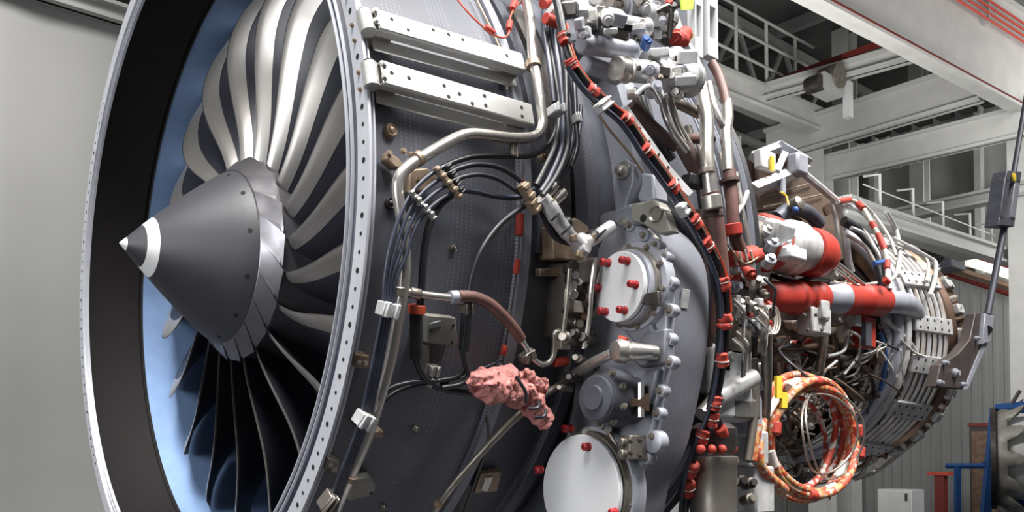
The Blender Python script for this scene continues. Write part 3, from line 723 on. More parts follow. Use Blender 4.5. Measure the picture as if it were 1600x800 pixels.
for k in range(10):
    a = radians(36 * k + 10); q_ = p1 + Vector((-.002, cos(a) * r1 * .86, sin(a) * r1 * .92)); bolt(q_, (-1, 0, 0), .009, gb, 'steel_dull')
# lower big white cover
d2, p2, r2 = disc('port_ring', 922, 765, XF - .03, 100, .04, 'alloy_pale', gb, sq=.92); disc('port_ring', 914, 765, XF - .05, 93, .03, 'steel_dull', gb, sq=.92)
disc('blanking_plate', 905, 766, XF - .07, 87, .012, 'white_paint', gb, label='large white round blanking plate at the bottom', sq=.96)
plug(920, 698, XF - .07, gb, 6.5, .02); plug(846, 734, XF - .07, gb, 6.5, .02); plug(893, 670, XF - .06, gb, 6.5, .03); plug(962, 800, XF - .07, gb, 6.5, .02)
# drive pads, motor, ports
mo, pm_, rm = disc('starter_motor', 932, 622, XF - .12, 38, .14, 'alloy_dark', gb, label='dark round starter pad')
pr = [(0, rm * .35), (.0, rm * .55), (.006, rm * .6), (.006, rm * .85), (.012, rm * .93)]
part('motor_cap', MB().turned(pm_ + Vector((-.014, 0, 0)), (1, 0, 0), [(0, rm * .5), (.005, rm * .55), (.008, rm * .9), (.02, rm)], 32), 'alloy_dark', gb)
for k in range(8): a = radians(45 * k + 20); bolt(pm_ + Vector((.03, cos(a) * rm * 1.08, sin(a) * rm * 1.08)), (-1, 0, 0), .011, gb, 'steel_dull')
disc('port_ring', 948, 622, XF - .04, 47, .04, 'alloy_gray', gb)
part('square_port', MB().prism(pxs([(968, 604), (998, 602), (998, 648), (968, 650)], XF - .05), (.06, 0, 0)), 'dark_hole', gb, bevel=.004)
for a, b_ in (((964, 600), (964, 655)), ((1001, 598), (1001, 652))): part('port_frame', MB().tube([PX(*a, XF - .045), PX(*b_, XF - .045)], .008, 8), 'steel', gb)
part('port_lever', MB().prism(pxs([(980, 620), (998, 625), (1010, 615), (1010, 642), (998, 634), (980, 636)], XF - .07), (.01, 0, 0)), 'heat_metal', gb)
p = PX(965, 548, XF - .12); part('sight_glass', MB().turned(p, (1, -.25, 0), [(-.012, .008), (-.008, .022), (.004, .027), (.02, .027), (.03, .02), (.1, .018)], 24), 'steel', gb, label='bright round fitting')
p = PX(984, 549, XF - .1); part('sight_glass', MB().turned(p, (1, -.6, 0), [(-.006, .006), (-.006, .018), (.004, .021), (.02, .019), (.05, .014)], 24), 'steel', gb)
part('tape', MB().tube([PX(968, 528, XF - .11), PX(980, 532, XF - .11)], .006, 8), 'tape_red', gb)
part('oil_tube', MB().tube(smooth([PX(955, 553, XF - .1), PX(930, 565, XF - .1), PX(905, 580, XF - .08), PX(880, 592, XF - .06)], 5), .012, 12), 'steel', gb)
p = PX(992, 699, XF - .03); part('sensor', MB().box(p, (.07, .035, .055)).cyl(p + Vector((-.05, 0, .012)), p + Vector((-.03, 0, .012)), .01).cyl(p + Vector((-.05, 0, -.014)), p + Vector((-.03, 0, -.014)), .01), 'steel_dull', gb, bevel=.003)
for u, v in ((985, 690), (985, 708), (1000, 688), (1000, 712)): bolt(PX(u, v, XF - .07), (-1, 0, 0), .007, gb, 'steel_dark')
p = PX(1018, 690, XF - .01); part('flange_cup', MB().turned(p, (1, 0, 0), [(0, .02), (.004, .026), (.03, .026)], 18), 'alloy_pale', gb)
part('oil_tube', MB().tube(smooth([PX(948, 670, XF - .03), PX(965, 700, XF - .03), PX(978, 740, XF - .03), PX(985, 790, XF - .03)], 5), .006, 8), 'steel_dull', gb)
for u, v in ((915, 676), (938, 664), (950, 670)): part('spigot', MB().cyl(PX(u, v, XF - .05), PX(u, v, XF), .009), 'steel', gb)
part('housing_step', MB().prism(pxs([(1005, 520), (1040, 512), (1040, 568), (1000, 575), (985, 560)], XF - .02), (.03, 0, 0)), 'alloy_gray', gb, bevel=.006)
part('housing_step', MB().prism(pxs([(1000, 580), (1028, 576), (1022, 605), (1008, 640), (1000, 655), (998, 620)], XF - .02), (.03, 0, 0)), 'alloy_gray', gb, bevel=.006)
part('housing_web', MB().prism(pxs([(985, 480), (1010, 485), (1030, 540), (1000, 545), (975, 520)], XF - .015), (.03, 0, 0)), 'alloy_gray', gb, bevel=.006)
# name plates on the casing
def casplate(u, v, w_, h_, mt):
    x = XF + .08; p = S(u, v, 1.197); z = radial(p); y = z.cross(Vector((1, 0, 0))); R = Matrix((Vector((1, 0, 0)), y, z)).transposed(); s_ = scale_at(p)
    part('name_plate', MB().box(p, (w_ / s_, h_ / s_, .006), R), mt, gb, bevel=.001)
casplate(1070, 467, 17, 30, 'cast_white'); casplate(1073, 532, 44, 34, 'alloy_gray'); casplate(1041, 700, 10, 22, 'cast_white')
# mounting lugs over the gearbox
lug = pxs([(985, 318), (1003, 316), (1018, 311), (1030, 316), (1040, 336), (1050, 362), (1030, 366), (1003, 350), (986, 346)], XF - .02)
lo = part('mount_lug', MB().prism(lug, (.03, 0, 0)), 'cream_plate', bevel=.004, label='triangular mounting lug with a hole')
p = PX(1025, 334, XF - .022); part('lug_bush', MB().turned(p, (1, 0, 0), [(0, .014), (-.004, .018), (.0, .02), (.03, .02)], 20), 'steel_dull', lo); hole(PX(1005, 341, XF - .021), (-1, 0, 0), .009, lo)
lo = part('mount_clevis', MB().prism(pxs([(963, 252), (978, 246), (990, 256), (990, 285), (975, 330), (960, 342), (960, 300)], XF + .0), (.04, 0, 0)), 'alloy_gray', bevel=.005, label='clevis bracket with a pin')
p = PX(975, 267, XF - .002); part('clevis_pin', MB().turned(p, (-1, 0, 0), [(0, .02), (.008, .02), (.008, .011), (.022, .011), (.024, .006)], 18), 'steel', lo)
part('clevis_body', MB().prism(pxs([(992, 268), (1020, 272), (1024, 312), (1000, 318), (990, 300)], XF + .03), (.05, 0, 0)), 'alloy_pale', lo, bevel=.006)
part('clevis_body', MB().prism(pxs([(958, 330), (985, 318), (1005, 350), (975, 352), (960, 350)], XF - .01), (.03, 0, 0)), 'alloy_gray', lo, bevel=.004); bolt(PX(975, 348, XF - .012), (-1, 0, 0), .016, lo)
# ---- cable junction left of the gearbox: tan bracket, white boots, metal column
jx = part('cable_junction', MB().prism([S(u, v, 1.02) for u, v in ((864, 352), (900, 340), (918, 352), (928, 372), (918, 410), (866, 404))], -radial(S(890, 380, 1)) * .06), 'brackets_tan', bevel=.004, label='tan bracket with white wrapped cable boots')
part('bracket_foot', MB().prism([S(u, v, 1.0) for u, v in ((844, 420), (876, 418), (880, 432), (845, 432))], -radial(S(860, 425, 1)) * .02), 'brackets_tan', jx, bevel=.003)
for u, v in ((849, 424), (874, 426)): bolt(S(u, v, 1.0), radial(S(u, v, 1)), .009, jx, 'steel_dull')
part('cable_boot', MB().tube(smooth(path(1.06, [(846, 308), (858, 322), (872, 345), (890, 368), (908, 384)]), 4), [.016] * 4 + [.019] * 4 + [.017] * 4 + [.015] * 4 + [.018], 12), 'cast_white', jx)
part('cable_boot', MB().tube(smooth(path(1.06, [(905, 385), (925, 374), (940, 364), (955, 354)]), 4), .0155, 12), 'cast_white', jx)
bt = MB().sph(S(910, 384, 1.06), .022, 20, 14, sc3=(1.1, .8, 1.3)); bt.v = [p + Vector(noise.noise_vector(p * 55)) * .009 for p in bt.v]
part('cable_boot', bt, 'cast_white', jx, sharp=60)
for u, v in ((868, 338), (884, 360), (938, 366)): part('boot_tie', MB().tube([S(u - 7, v + 7, 1.075), S(u, v, 1.082), S(u + 8, v - 7, 1.072)], .003, 6), 'rubber', jx)
for u, v in ((862, 318), (895, 372), (928, 372), (905, 398)): part('tape_lump', MB().box(S(u, v, 1.07), (.02, .012, .016), Matrix.Rotation(u, 3, 'Y')), 'brackets_tan', jx, bevel=.003)
for u, v in ((858, 300), (872, 310)): part('plug_shell', MB().turned(S(u, v, 1.06), (.4, -.5, .6), [(-.02, .008), (0, .011), (.016, .011), (.016, .008), (.024, .008)], 12), 'steel', jx)
clampblock(833, 322, 1.05, 24, 14, -38, jx, 'brackets_tan'); clampblock(822, 300, 1.05, 30, 13, -45, jx, 'brackets_tan')
for a, b_ in (((922, 372), (930, 366)), ((880, 352), (888, 346))): sleeve('cable_tie', a, b_, 1.06, 10, 'rubber', jx)
pipe('cable', [(840, 312), (852, 345), (868, 372), (895, 382)], 1.04, 4, 'rubber'); pipe('cable', [(846, 318), (858, 350), (880, 378)], 1.035, 3, 'cable_blue')
col = part('bracket_column', MB().prism([S(u, v, 1.03) for u, v in ((888, 412), (936, 402), (940, 430), (922, 525), (900, 545), (878, 530))], -radial(S(905, 470, 1)) * .07), 'steel_dull', bevel=.004, label='cluttered steel bracket column beside the gearbox')
rnd = random.Random(3)
for k in range(26):
    u, v = rnd.uniform(886, 928), 415 + k * 5; u -= (v - 415) * .08
    p = S(u, v, 1.045); z = radial(p)
    if k % 3 == 0: part('fitting', MB().turned(p, z + Vector((-.5, 0, 0)), [(-.02, .012), (.004, .012), (.006, .009), (.014, .009)], 12), rnd.choice(['steel', 'steel_dull', 'steel_dark']), col)
    elif k % 3 == 1: part('fitting', MB().box(p, (rnd.uniform(.01, .035), .02, rnd.uniform(.012, .03))), rnd.choice(['steel_dull', 'heat_metal', 'steel_dark']), col, bevel=.002)
    else: bolt(p, z, rnd.uniform(.007, .012), col, rnd.choice(['steel', 'steel_dark']))
part('column_pipe', MB().tube(smooth(path(1.06, [(930, 405), (924, 450), (920, 500), (912, 545)]), 4), .006, 8), 'steel', col); part('column_pipe', MB().tube(smooth(path(1.06, [(890, 420), (886, 470), (880, 520)]), 4), .005, 8), 'steel_dull', col)
for u, v, rp in ((885, 528, 12), (900, 522, 10), (914, 528, 14), (895, 590, 9), (880, 606, 7), (905, 560, 9)):
    p = S(u, v, 1.05); part('fitting', MB().turned(p, (-1, -.5, 0), [(-.05, rp / 820), (.01, rp / 820), (.014, rp / 1300), (.03, rp / 1300)], 16), rnd.choice(['steel_dull', 'steel_dark', 'steel']), col)
# dark case panels above the column, behind the cables
for a, b_, mt in ((.455, .49, 'alloy_dark'), (.51, .56, 'steel_dark'), (.575, .615, 'alloy_dark')):
    part('case_panel', MB().lathe([(a, .96), (a, .982), (b_, .982), (b_, .96)], -6, 34, n=30, closed=True), mt, case)
part('oil_tank', MB().lathe([(.74, .94), (.74, 1.03), (.76, 1.055), (.83, 1.055), (.85, 1.03), (.86, .94)], 3, 24, n=24, closed=True), 'alloy_gray', case, bevel=.02, label='smooth blue-grey oil tank')
# lower dark area under the harness
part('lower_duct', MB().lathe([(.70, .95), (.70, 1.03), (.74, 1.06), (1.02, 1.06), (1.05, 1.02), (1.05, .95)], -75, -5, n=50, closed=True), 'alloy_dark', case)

# ================================================================== pumps and valves at the top
fp = part('fuel_pump', MB().box(C(.76, 33, 1.10), (.22, .14, .18), Matrix.Rotation(radians(-32), 3, 'X')), 'cast_white', bevel=.02, label='pale fuel pump cluster near the engine top')
def pod(a, b_, r, rp, mt='cast_white', parent=None, rim=True, n=22, name='pump_body'):
    p, q_ = S(*a, r), S(*b_, r); d = q_ - p; L_ = d.length; rad = rp / scale_at(p)
    pr = [(0, rad * .7), (L_ * .03, rad * .92), (L_ * .1, rad), (L_ * .18, rad * (.9 if rim else 1)), (L_ * .8, rad * (.9 if rim else 1)), (L_ * .84, rad * 1.08), (L_ * .94, rad * 1.08), (L_, rad * .8)]
    return part(name, MB().turned(p, d, pr, n), mt, parent or fp)
pod((908, 68), (990, 80), 1.2, 17, 'alloy_pale'); pod((912, 100), (968, 118), 1.16, 15, 'alloy_pale'); pod((968, 108), (1040, 116), 1.2, 20, 'cast_white'); pod((962, 107), (980, 110), 1.21, 19, 'steel')
pod((1030, 118), (1082, 124), 1.19, 27); pod((1010, 95), (1060, 92), 1.2, 18); pod((1048, 30), (1005, 24), 1.22, 18, 'cast_white'); pod((900, 20), (960, 34), 1.2, 16); pod((930, -8), (1000, 8), 1.22, 18); pod((960, 34), (1012, 44), 1.22, 15)
rnd = random.Random(11)
for k in range(130):
    u = rnd.uniform(888, 1040); v = rnd.uniform(-10, 62) if k % 3 else rnd.uniform(75, 150)
    if v > 75: u = rnd.uniform(985, 1075)
    p = S(u, v, rnd.uniform(1.17, 1.25)); z = (CC - p).normalized() + Vector((rnd.uniform(-.5, .5), 0, rnd.uniform(-.3, .6)))
    mt = rnd.choice(['cast_white', 'cast_white', 'steel', 'alloy_pale', 'steel_dull', 'white_paint', 'steel_dark'])
    if k % 4 == 0: part('pump_fitting', MB().turned(p, z, [(-.04, .012), (.0, .014), (.006, .012), (.006, .008), (.016, .008)], 12), mt, fp)
    elif k % 4 == 1:
        x, y, zz = frame(z); part('pump_fitting', MB().box(p, (rnd.uniform(.015, .05), rnd.uniform(.012, .03), rnd.uniform(.02, .05)), Matrix((x, y, zz)).transposed()), mt, fp, bevel=.003)
    elif k % 4 == 2: bolt(p, z, rnd.uniform(.007, .013), fp, rnd.choice(['steel', 'steel_dark', 'alloy_pale']))
    elif k % 8 == 3: bolt(p, z, rnd.uniform(.006, .011), fp, 'steel_dull')
    elif k % 16 == 7: part('pump_tube', MB().tube(smooth([p, p + Vector((rnd.uniform(.02, .06), -.01, rnd.uniform(-.03, .03))), p + Vector((rnd.uniform(.05, .1), .02, rnd.uniform(-.06, .02)))], 4), rnd.uniform(.004, .007), 8), mt, fp)
for (u, v), mt in (((1009, 62), 'wire_blue'), ((1012, 66), 'wire_blue'), ((1045, 4), 'tape_red'), ((1052, 10), 'steel_dark'), ((1041, 12), 'steel_dark')):
    part('pump_cap', MB().turned(S(u, v, 1.25), (-.6, -.8, .2), [(-.02, .009), (.005, .009), (.008, .006)], 14), mt, fp)
# ---- tubes between the pumps and the casing
for pl, r, rp, mt in (
  ([(1032, 148), (1042, 185), (1056, 212), (1074, 236)], 1.14, 6, 'steel'), ([(1044, 148), (1055, 182), (1068, 210), (1082, 234)], 1.14, 5.5, 'steel'),
  ([(1066, 226), (1078, 248), (1090, 270), (1098, 292)], 1.13, 13, 'brown_duct'), ([(985, 165), (1010, 190), (1035, 212), (1056, 228)], 1.1, 10, 'brown_duct'), ([(1045, 156), (1066, 165), (1092, 178)], 1.12, 8, 'steel_dull'),
  ([(1040, 214), (1075, 216), (1112, 218)], 1.08, 8, 'silicone_brown'), ([(1000, 150), (1010, 180), (1030, 215), (1050, 250)], 1.07, 8, 'rubber'), ([(990, 140), (1000, 170), (1014, 205)], 1.09, 7, 'steel_dark'),
  ([(925, 160), (950, 200), (980, 235), (1005, 270)], 1.1, 2, 'brackets_tan'), ([(1072, 200), (1090, 260), (1100, 320), (1108, 380)], 1.03, 9, 'steel_dark'), ([(1090, 330), (1096, 400), (1100, 470), (1098, 540)], 1.02, 16, 'brown_duct'),
  ([(1030, 330), (1055, 350), (1075, 385), (1086, 420)], 1.1, 14, 'rubber'), ([(1082, 390), (1092, 430), (1097, 480)], 1.12, 5, 'steel')):
    pipe('oil_pipe', pl, r, rp, mt)
part('connector_box', MB().box(S(1084, 284, 1.14), (.06, .03, .028)), 'rubber', bevel=.004)
# ---- large bright pipe and Y-pipe down the right side
bp_ = pipe('bleed_pipe', [(1052, 30), (1063, 60), (1080, 88), (1092, 120), (1099, 155), (1104, 190), (1104, 240), (1108, 280), (1112, 310)], 1.17, 11, 'steel', label='large bright steel pipe with red tape at its top')
sleeve('tape', (1056, 62), (1072, 52), 1.18, 12, 'tape_red', bp_); sleeve('tape', (1054, 56), (1070, 66), 1.18, 13, 'tape_red', bp_)
sleeve('pipe_clamp', (1104, 264), (1105, 272), 1.17, 13, 'steel_dull', bp_); sleeve('end_ferrule', (1111, 306), (1114, 328), 1.17, 16, 'steel', bp_); sleeve('end_ferrule', (1110, 300), (1112, 308), 1.17, 14, 'brown_duct', bp_)
bh = pipe('brown_hose', [(1113, 325), (1119, 370), (1124, 420), (1126, 470), (1124, 520)], 1.15, 15, 'silicone_brown', label='brown silicone hose below the bright pipe')
sleeve('hose_clip', (1114, 332), (1115, 340), 1.15, 16.5, 'brown_duct', bh)
yp = pipe('y_pipe', [(1136, 160), (1137, 185), (1134, 205), (1136, 235), (1138, 268)], 1.13, 9, 'steel', label='forked steel pipe with brown hoses')
part('fork_arm', MB().tube(smooth(path(1.13, [(1108, 130), (1114, 160), (1124, 188), (1134, 204)]), 4), .009, 12), 'steel', yp)
part('brown_end', MB().tube(smooth(path(1.13, [(1112, 98), (1122, 116), (1130, 140), (1136, 166)]), 4), .013, 12), 'silicone_brown', yp)
part('brown_sleeve', MB().tube(smooth(path(1.13, [(1139, 264), (1143, 310), (1146, 350), (1150, 372), (1160, 396)]), 5), .0165, 14), 'silicone_brown', yp)
sleeve('hose_clip', (1139, 280), (1140, 286), 1.13, 16, 'brown_duct', yp); sleeve('tape', (1144, 350), (1146, 368), 1.135, 14.5, 'cap_red', yp)
wr_ = tie((1142, 404), (1186, 398), 1.12, 14, 'tape_red', yp, 5)
for k in range(4): part('wrap_band', MB().tube([S(1146 + k * 9, 392 + rnd.uniform(-2, 2), 1.145), S(1152 + k * 9, 414, 1.145)], .003, 6), 'wire_white', yp)
pipe('lockwire', [(1130, 372), (1150, 400), (1165, 412), (1185, 402)], 1.15, 1.5, 'brackets_tan')
# ---- wiring harness with red ties, running down past the gearbox
hs = [(868, -10), (878, 40), (884, 72), (894, 100), (910, 125), (928, 145), (950, 165), (976, 187), (996, 214), (1012, 240), (1030, 264), (1050, 292), (1068, 320), (1086, 348), (1104, 380), (1120, 412), (1131, 448), (1135, 490), (1134, 530), (1129, 570), (1122, 610), (1112, 645), (1098, 680), (1084, 715), (1076, 748), (1070, 800)]
hn = pipe('wiring_harness', hs, 1.215, 6.5, 'rubber', label='black wiring harness tied with red tape')
part('harness_strand', MB().tube(smooth(path(1.22, [(u - 7, v + 4) for u, v in hs[3:]]), 6), .006, 8), 'cable_blue', hn)
part('harness_strand', MB().tube(smooth(path(1.225, [(u + 8, v - 3) for u, v in hs[1:18]]), 6), .0028, 8), 'band_orange', hn)
part('harness_strand', MB().tube(smooth(path(1.225, [(u + 3, v - 7) for u, v in hs[2:16]]), 6), .0024, 8), 'brackets_tan', hn)
part('harness_strand', MB().tube(smooth(path(1.21, [(1104, 392), (1112, 430), (1122, 480), (1122, 530), (1116, 590), (1106, 640)]), 6), .006, 8), 'rubber', hn)
for (u, v), a in (((882, 60), 75), ((893, 101), 60), ((926, 142), 45), ((978, 186), 48), ((1010, 236), 52), ((1052, 291), 55), ((1086, 346), 55), ((1105, 382), 60), ((1130, 444), 80), ((1133, 503), 92), ((1128, 562), 95), ((1117, 630), 105), ((1112, 655), 105), ((1097, 682), 110), ((1080, 735), 105), ((1076, 762), 95)):
    l_ = 9 if v < 430 else 11; ca, sa = cos(radians(a)), sin(radians(a))
    tie((u - l_ * ca, v - l_ * sa), (u + l_ * ca, v + l_ * sa), 1.222, 9.5 if v < 430 else 10.5, 'tape_red', hn, u)
    for s_ in (rnd.uniform(-.4, .4),): sleeve('tie_cord', (u + l_ * ca * (s_ - .07), v + l_ * sa * (s_ - .07)), (u + l_ * ca * (s_ + .07), v + l_ * sa * (s_ + .07)), 1.222, 10.6 if v < 430 else 11.4, 'wire_white', hn)
clampblock(942, 165, 1.24, 16, 30, -50, hn, 'cast_white', .02); clampblock(1066, 328, 1.23, 22, 12, -40, hn, 'cast_white', .02)
part('harness_rail', MB().prism([S(u, v, 1.2) for u, v in ((970, 168), (980, 163), (1050, 262), (1084, 300), (1076, 308), (1040, 272))], -radial(S(1020, 230, 1.2)) * .012), 'cast_white', hn, bevel=.002)
for t in range(6): hole(S(985 + t * 15, 181 + t * 20, 1.2), radial(S(985 + t * 15, 181 + t * 20, 1.2)), .003, hn)
# side branch of the harness at the bottom
part('harness_strand', MB().tube(smooth(path(1.21, [(1115, 640), (1124, 662), (1130, 678), (1140, 700)]), 5), .009, 10), 'rubber', hn); sleeve('tape_tie', (1124, 668), (1132, 684), 1.215, 10, 'tape_red', hn); sleeve('tape_tie', (1134, 702), (1146, 700), 1.215, 9, 'tape_red', hn)
for o_ in (-6, 4, 12): part('harness_strand', MB().tube(smooth(path(1.2, [(1078 + o_, 740), (1072 + o_ * 1.6, 770), (1060 + o_ * 3, 800), (1052 + o_ * 4, 830)]), 5), .007, 8), 'rubber' if o_ < 5 else 'cable_blue', hn)
part('harness_strand', MB().tube(smooth(path(1.2, [(1082, 745), (1090, 768), (1108, 776), (1130, 768), (1145, 748), (1152, 720)]), 5), .006, 8), 'cable_blue', hn)
# ---- equipment below the harness: canister, boxes, elbow tubes
cn = part('oil_filter', MB().turned(PY(1115, 850, -1.06), (0, 0, 1), [(0, .06), (.10, .06), (.20, .06), (.21, .064), (.225, .064), (.23, .045), (.25, .045)], 28), 'steel_dull', label='upright grey metal filter canister')
part('filter_cap', MB().turned(PY(1115, 706, -1.06), (0, 0, 1), [(0, .055), (.02, .06), (.06, .06), (.075, .04)], 20), 'steel_dark', cn)
for u in (1095, 1112, 1128): part('red_cap', MB().sph(PY(u, 702, -1.12), .012), 'tape_red', cn)
eq = part('heat_exchanger', MB().box(PY(1120, 600, -.93), (.2, .12, .22)), 'cast_white', bevel=.02, label='pale heat exchanger block behind the harness')
for (u, v, w_, h_, d_, mt) in ((1125, 530, .17, .1, .1, 'steel_dull'), (1150, 505, .13, .06, .1, 'cast_white'), (1110, 560, .06, .09, .1, 'white_paint'), (1145, 640, .14, .06, .1, 'steel_dull'), (1170, 700, .06, .1, .1, 'cast_white'), (1178, 765, .1, .14, .08, 'cast_white'), (1165, 650, .06, .12, .08, 'alloy_pale'), (1098, 640, .06, .1, .08, 'steel_dark'), (1175, 590, .06, .08, .1, 'alloy_pale')):
    part('exchanger_block', MB().box(PY(u, v, -.94), (w_, d_, h_)), mt, eq, bevel=.008)
part('exchanger_pipe', MB().tube([PY(1118, 622, -1.0), PY(1176, 590, -1.0)], .026, 16), 'cast_white', eq); part('exchanger_pipe', MB().tube([PY(1096, 648, -1.0), PY(1120, 620, -1.0)], .02, 14), 'steel', eq)
part('exchanger_pipe', MB().tube(smooth([PY(1176, 560, -.98), PY(1180, 600, -.98), PY(1178, 650, -.98), PY(1168, 720, -.98)], 4), .013, 10), 'steel_dull', eq)
for k in range(24):
    p = PY(rnd.uniform(1092, 1182), rnd.uniform(490, 780), -1.0); mt = rnd.choice(['cast_white', 'steel', 'steel_dull', 'steel_dark'])
    if k % 2: bolt(p, (-.3, -1, .2), rnd.uniform(.006, .012), eq, rnd.choice(['steel', 'steel_dark']))
    else: part('exchanger_fitting', MB().turned(p, (-.4, -1, rnd.uniform(-.4, .4)), [(-.03, .016), (.008, .016), (.01, .01), (.02, .01)], 14), mt, eq)
rp_ = pipe('return_pipe', [(1198, 512), (1198, 560), (1197, 610), (1194, 650), (1182, 682), (1162, 712), (1145, 745), (1122, 775), (1095, 800)], 1.05, 8.5, 'steel_dull', label='grey return pipe bending down beside the coil'); sleeve('pipe_cap', (1198, 502), (1198, 516), 1.05, 9, 'tape_red', rp_)
# sensors and small valves by the rim (px 1140-1195, 420-520)
vb = part('valve_cluster', MB().box(S(1160, 455, 1.04), (.07, .05, .08)), 'steel_dark', bevel=.006, label='small valves and red-marked fittings at the rim')
for k in range(34):
    u, v = rnd.uniform(1142, 1196), rnd.uniform(415, 530); p = S(u, v, rnd.uniform(1.05, 1.1)); mt = rnd.choice(['cast_white', 'steel', 'steel', 'tape_red', 'steel_dull', 'alloy_pale'])
    d_ = Vector((rnd.uniform(-1, .5), -1, rnd.uniform(-1, 1)))
    if k % 3 == 0: part('valve', MB().turned(p, d_, [(-.025, .012), (0, .012), (.002, .016), (.014, .016), (.016, .009), (.028, .009)], 12), mt, vb)
    elif k % 3 == 1: part('valve_tube', MB().tube(smooth([p, p + Vector((.02, -.02, -.03)), p + Vector((.05, 0, -.05)), p + Vector((.06, .01, -.1))], 4), .0045, 8), rnd.choice(['steel', 'wire_white', 'rubber']), vb)
    else: part('valve_nut', MB().box(p, (.022, .02, .022)), mt, vb, bevel=.003)
for k in range(3): part('wire_loop', MB().tube([S(1200 + k * 4, 500, 1.08) + Vector((0, 0, 0)) + Vector((cos(a) * .035, 0, sin(a) * .04)) for a in [i * pi / 10 for i in range(20)]], .0028, 6, True), 'wire_white', vb)
pipe('lockwire', [(1150, 270), (1160, 330), (1170, 380), (1176, 430)], 1.0, 4, 'steel'); pipe('oil_pipe', [(1146, 340), (1160, 320), (1168, 300)], 1.0, 4, 'cast_white')
pipe('oil_pipe', [(1126, 240), (1136, 290), (1150, 330)], 1.0, 4, 'steel_dull')

# ================================================================== core and turbine behind the fan case
core = part('core_casing', MB().lathe([(1.25, .3), (1.25, .5), (1.6, .46), (1.95, .43), (2.0, .46), (2.04, .46), (2.06, .42), (2.5, .40), (2.52, .44), (2.56, .44), (2.58, .42), (2.85, .45), (2.88, .49), (2.93, .49), (2.95, .46), (3.15, .50), (3.15, .2)], n=96, closed=True), 'core_dark', label='dark heat-stained core casing')
tb = part('turbine_case', MB().lathe([(3.12, .40), (3.14, .575), (3.17, .59), (3.2, .59), (3.22, .56), (3.62, .60), (3.64, .62), (3.70, .62), (3.72, .60), (3.74, .5), (3.74, .4)], n=128, closed=True), 'heat_metal', label='turbine casing wrapped in pale cooling tubes')
part('turbine_exit', MB().lathe([(3.70, .60), (3.71, .625), (3.73, .625), (3.8, .56), (4.0, .50), (4.02, .47), (3.74, .45)], n=96, closed=True), 'heat_metal', tb)
for k, x in enumerate((3.26, 3.31, 3.36, 3.41, 3.46, 3.51)):
    rr = .585 + (x - 3.22) * .1
    part('cooling_tube', MB().lathe([(x + .013 * cos(a), rr + .013 * sin(a)) for a in [i * pi / 4 for i in range(8)]], -100, 100, n=90, closed=True), 'turbine_pale' if k % 2 else 'cast_white', tb)
def manifold(th, x0, x1, dth, rr, mt='cast_white', rows=2):
    m = MB(); m.lathe([(x0, rr - .02), (x0, rr), (x1, rr + (x1 - x0) * .1), (x1, rr - .02)], th - dth / 2, th + dth / 2, n=6, closed=True)
    o = part('tube_manifold', m, mt, tb, bevel=.004)
    for i in range(5):
        for j in range(rows):
            xx = x0 + (x1 - x0) * (.12 + .19 * i); p = C(xx, th + dth * (-.25 + .5 * j / max(1, rows - 1)), rr + (xx - x0) * .1)
            hole(p, radial(p), .0075, o)
for th, dt in ((52, 9), (26, 8), (4, 7), (-14, 8), (-36, 8), (-62, 8)): manifold(th, 3.20, 3.53, dt, .612)
for i in range(40):        # rear flange bosses
    th = -100 + i * 5.2; p = C(3.66, th, .618)
    part('flange_boss', MB().turned(p - radial(p) * .01, radial(p) + Vector((.3, 0, 0)), [(0, .018), (.03, .016), (.036, .008), (.044, .008)], 10), 'turbine_pale' if i % 3 else 'heat_metal', tb)
for i in range(14):
    th = -90 + i * 13; part('case_rib', MB().box(C(3.68, th, .63), (.07, .03, .05), Matrix.Rotation(-radians(th), 3, 'X')), 'cast_white', tb, bevel=.006)
# front flange ring of the turbine and the fat round-the-case tubes
part('ring_flange', MB().lathe([(3.10, .56), (3.10, .615), (3.135, .62), (3.15, .60), (3.15, .56)], n=128, closed=True), 'cast_white', tb)
for x, rr, a0, a1, t_ in ((3.06, .585, -85, 60, .03), (3.0, .565, -90, 20, .024), (2.95, .575, -80, -4, .016), (2.90, .57, -88, -20, .014)):
    part('ring_tube', MB().tube([C(x, a0 + (a1 - a0) * i / 40, rr) for i in range(41)], t_, 12), 'alloy_pale' if t_ > .02 else 'steel', tb)
# air duct: red sleeves, valve, white elbow
_d0 = S(1190, 463, .66)
ad = part('air_duct', MB().tube([Vector((1.28, _d0.y, _d0.z))] + path(.66, [(1190, 463), (1230, 465), (1300, 468), (1380, 471)]), .047, 20), 'steel', label='air duct with red protective sleeves and a silver valve')
def ring_on(a, b_, r, rads, mt, name, parent, n=24, label=None):
    p, q_ = S(*a, r), S(*b_, r); d = q_ - p; L_ = d.length
    return part(name, MB().turned(p, d, [(t * L_, x) for t, x in rads], n), mt, parent, label=label)
ring_on((1178, 463), (1282, 466), .66, [(0, .054), (.02, .058), (.55, .058), (.57, .066), (.62, .066), (.64, .059), (.7, .059), (.72, .067), (.77, .067), (.79, .06), (.83, .06), (.85, .066), (.95, .065), (1, .055)], 'cap_red', 'red_sleeve', ad, label='red ribbed sleeve')
ring_on((1279, 466), (1316, 467), .66, [(0, .05), (.05, .056), (.18, .056), (.2, .048), (.35, .052), (.75, .058), (.8, .064), (.95, .064), (1, .05)], 'alloy_pale', 'valve_body', ad)
part('valve_box', MB().box(S(1272, 503, .68), (.14, .07, .10)), 'cast_white', ad, bevel=.008); part('valve_box', MB().box(S(1280, 485, .70), (.06, .06, .07)), 'cast_white', ad, bevel=.006)
for u, v in ((1256, 492), (1275, 492), (1292, 500), (1262, 515), (1284, 515)): bolt(S(u, v, .73), (-.3, -1, 0), .01, ad, 'steel_dull')
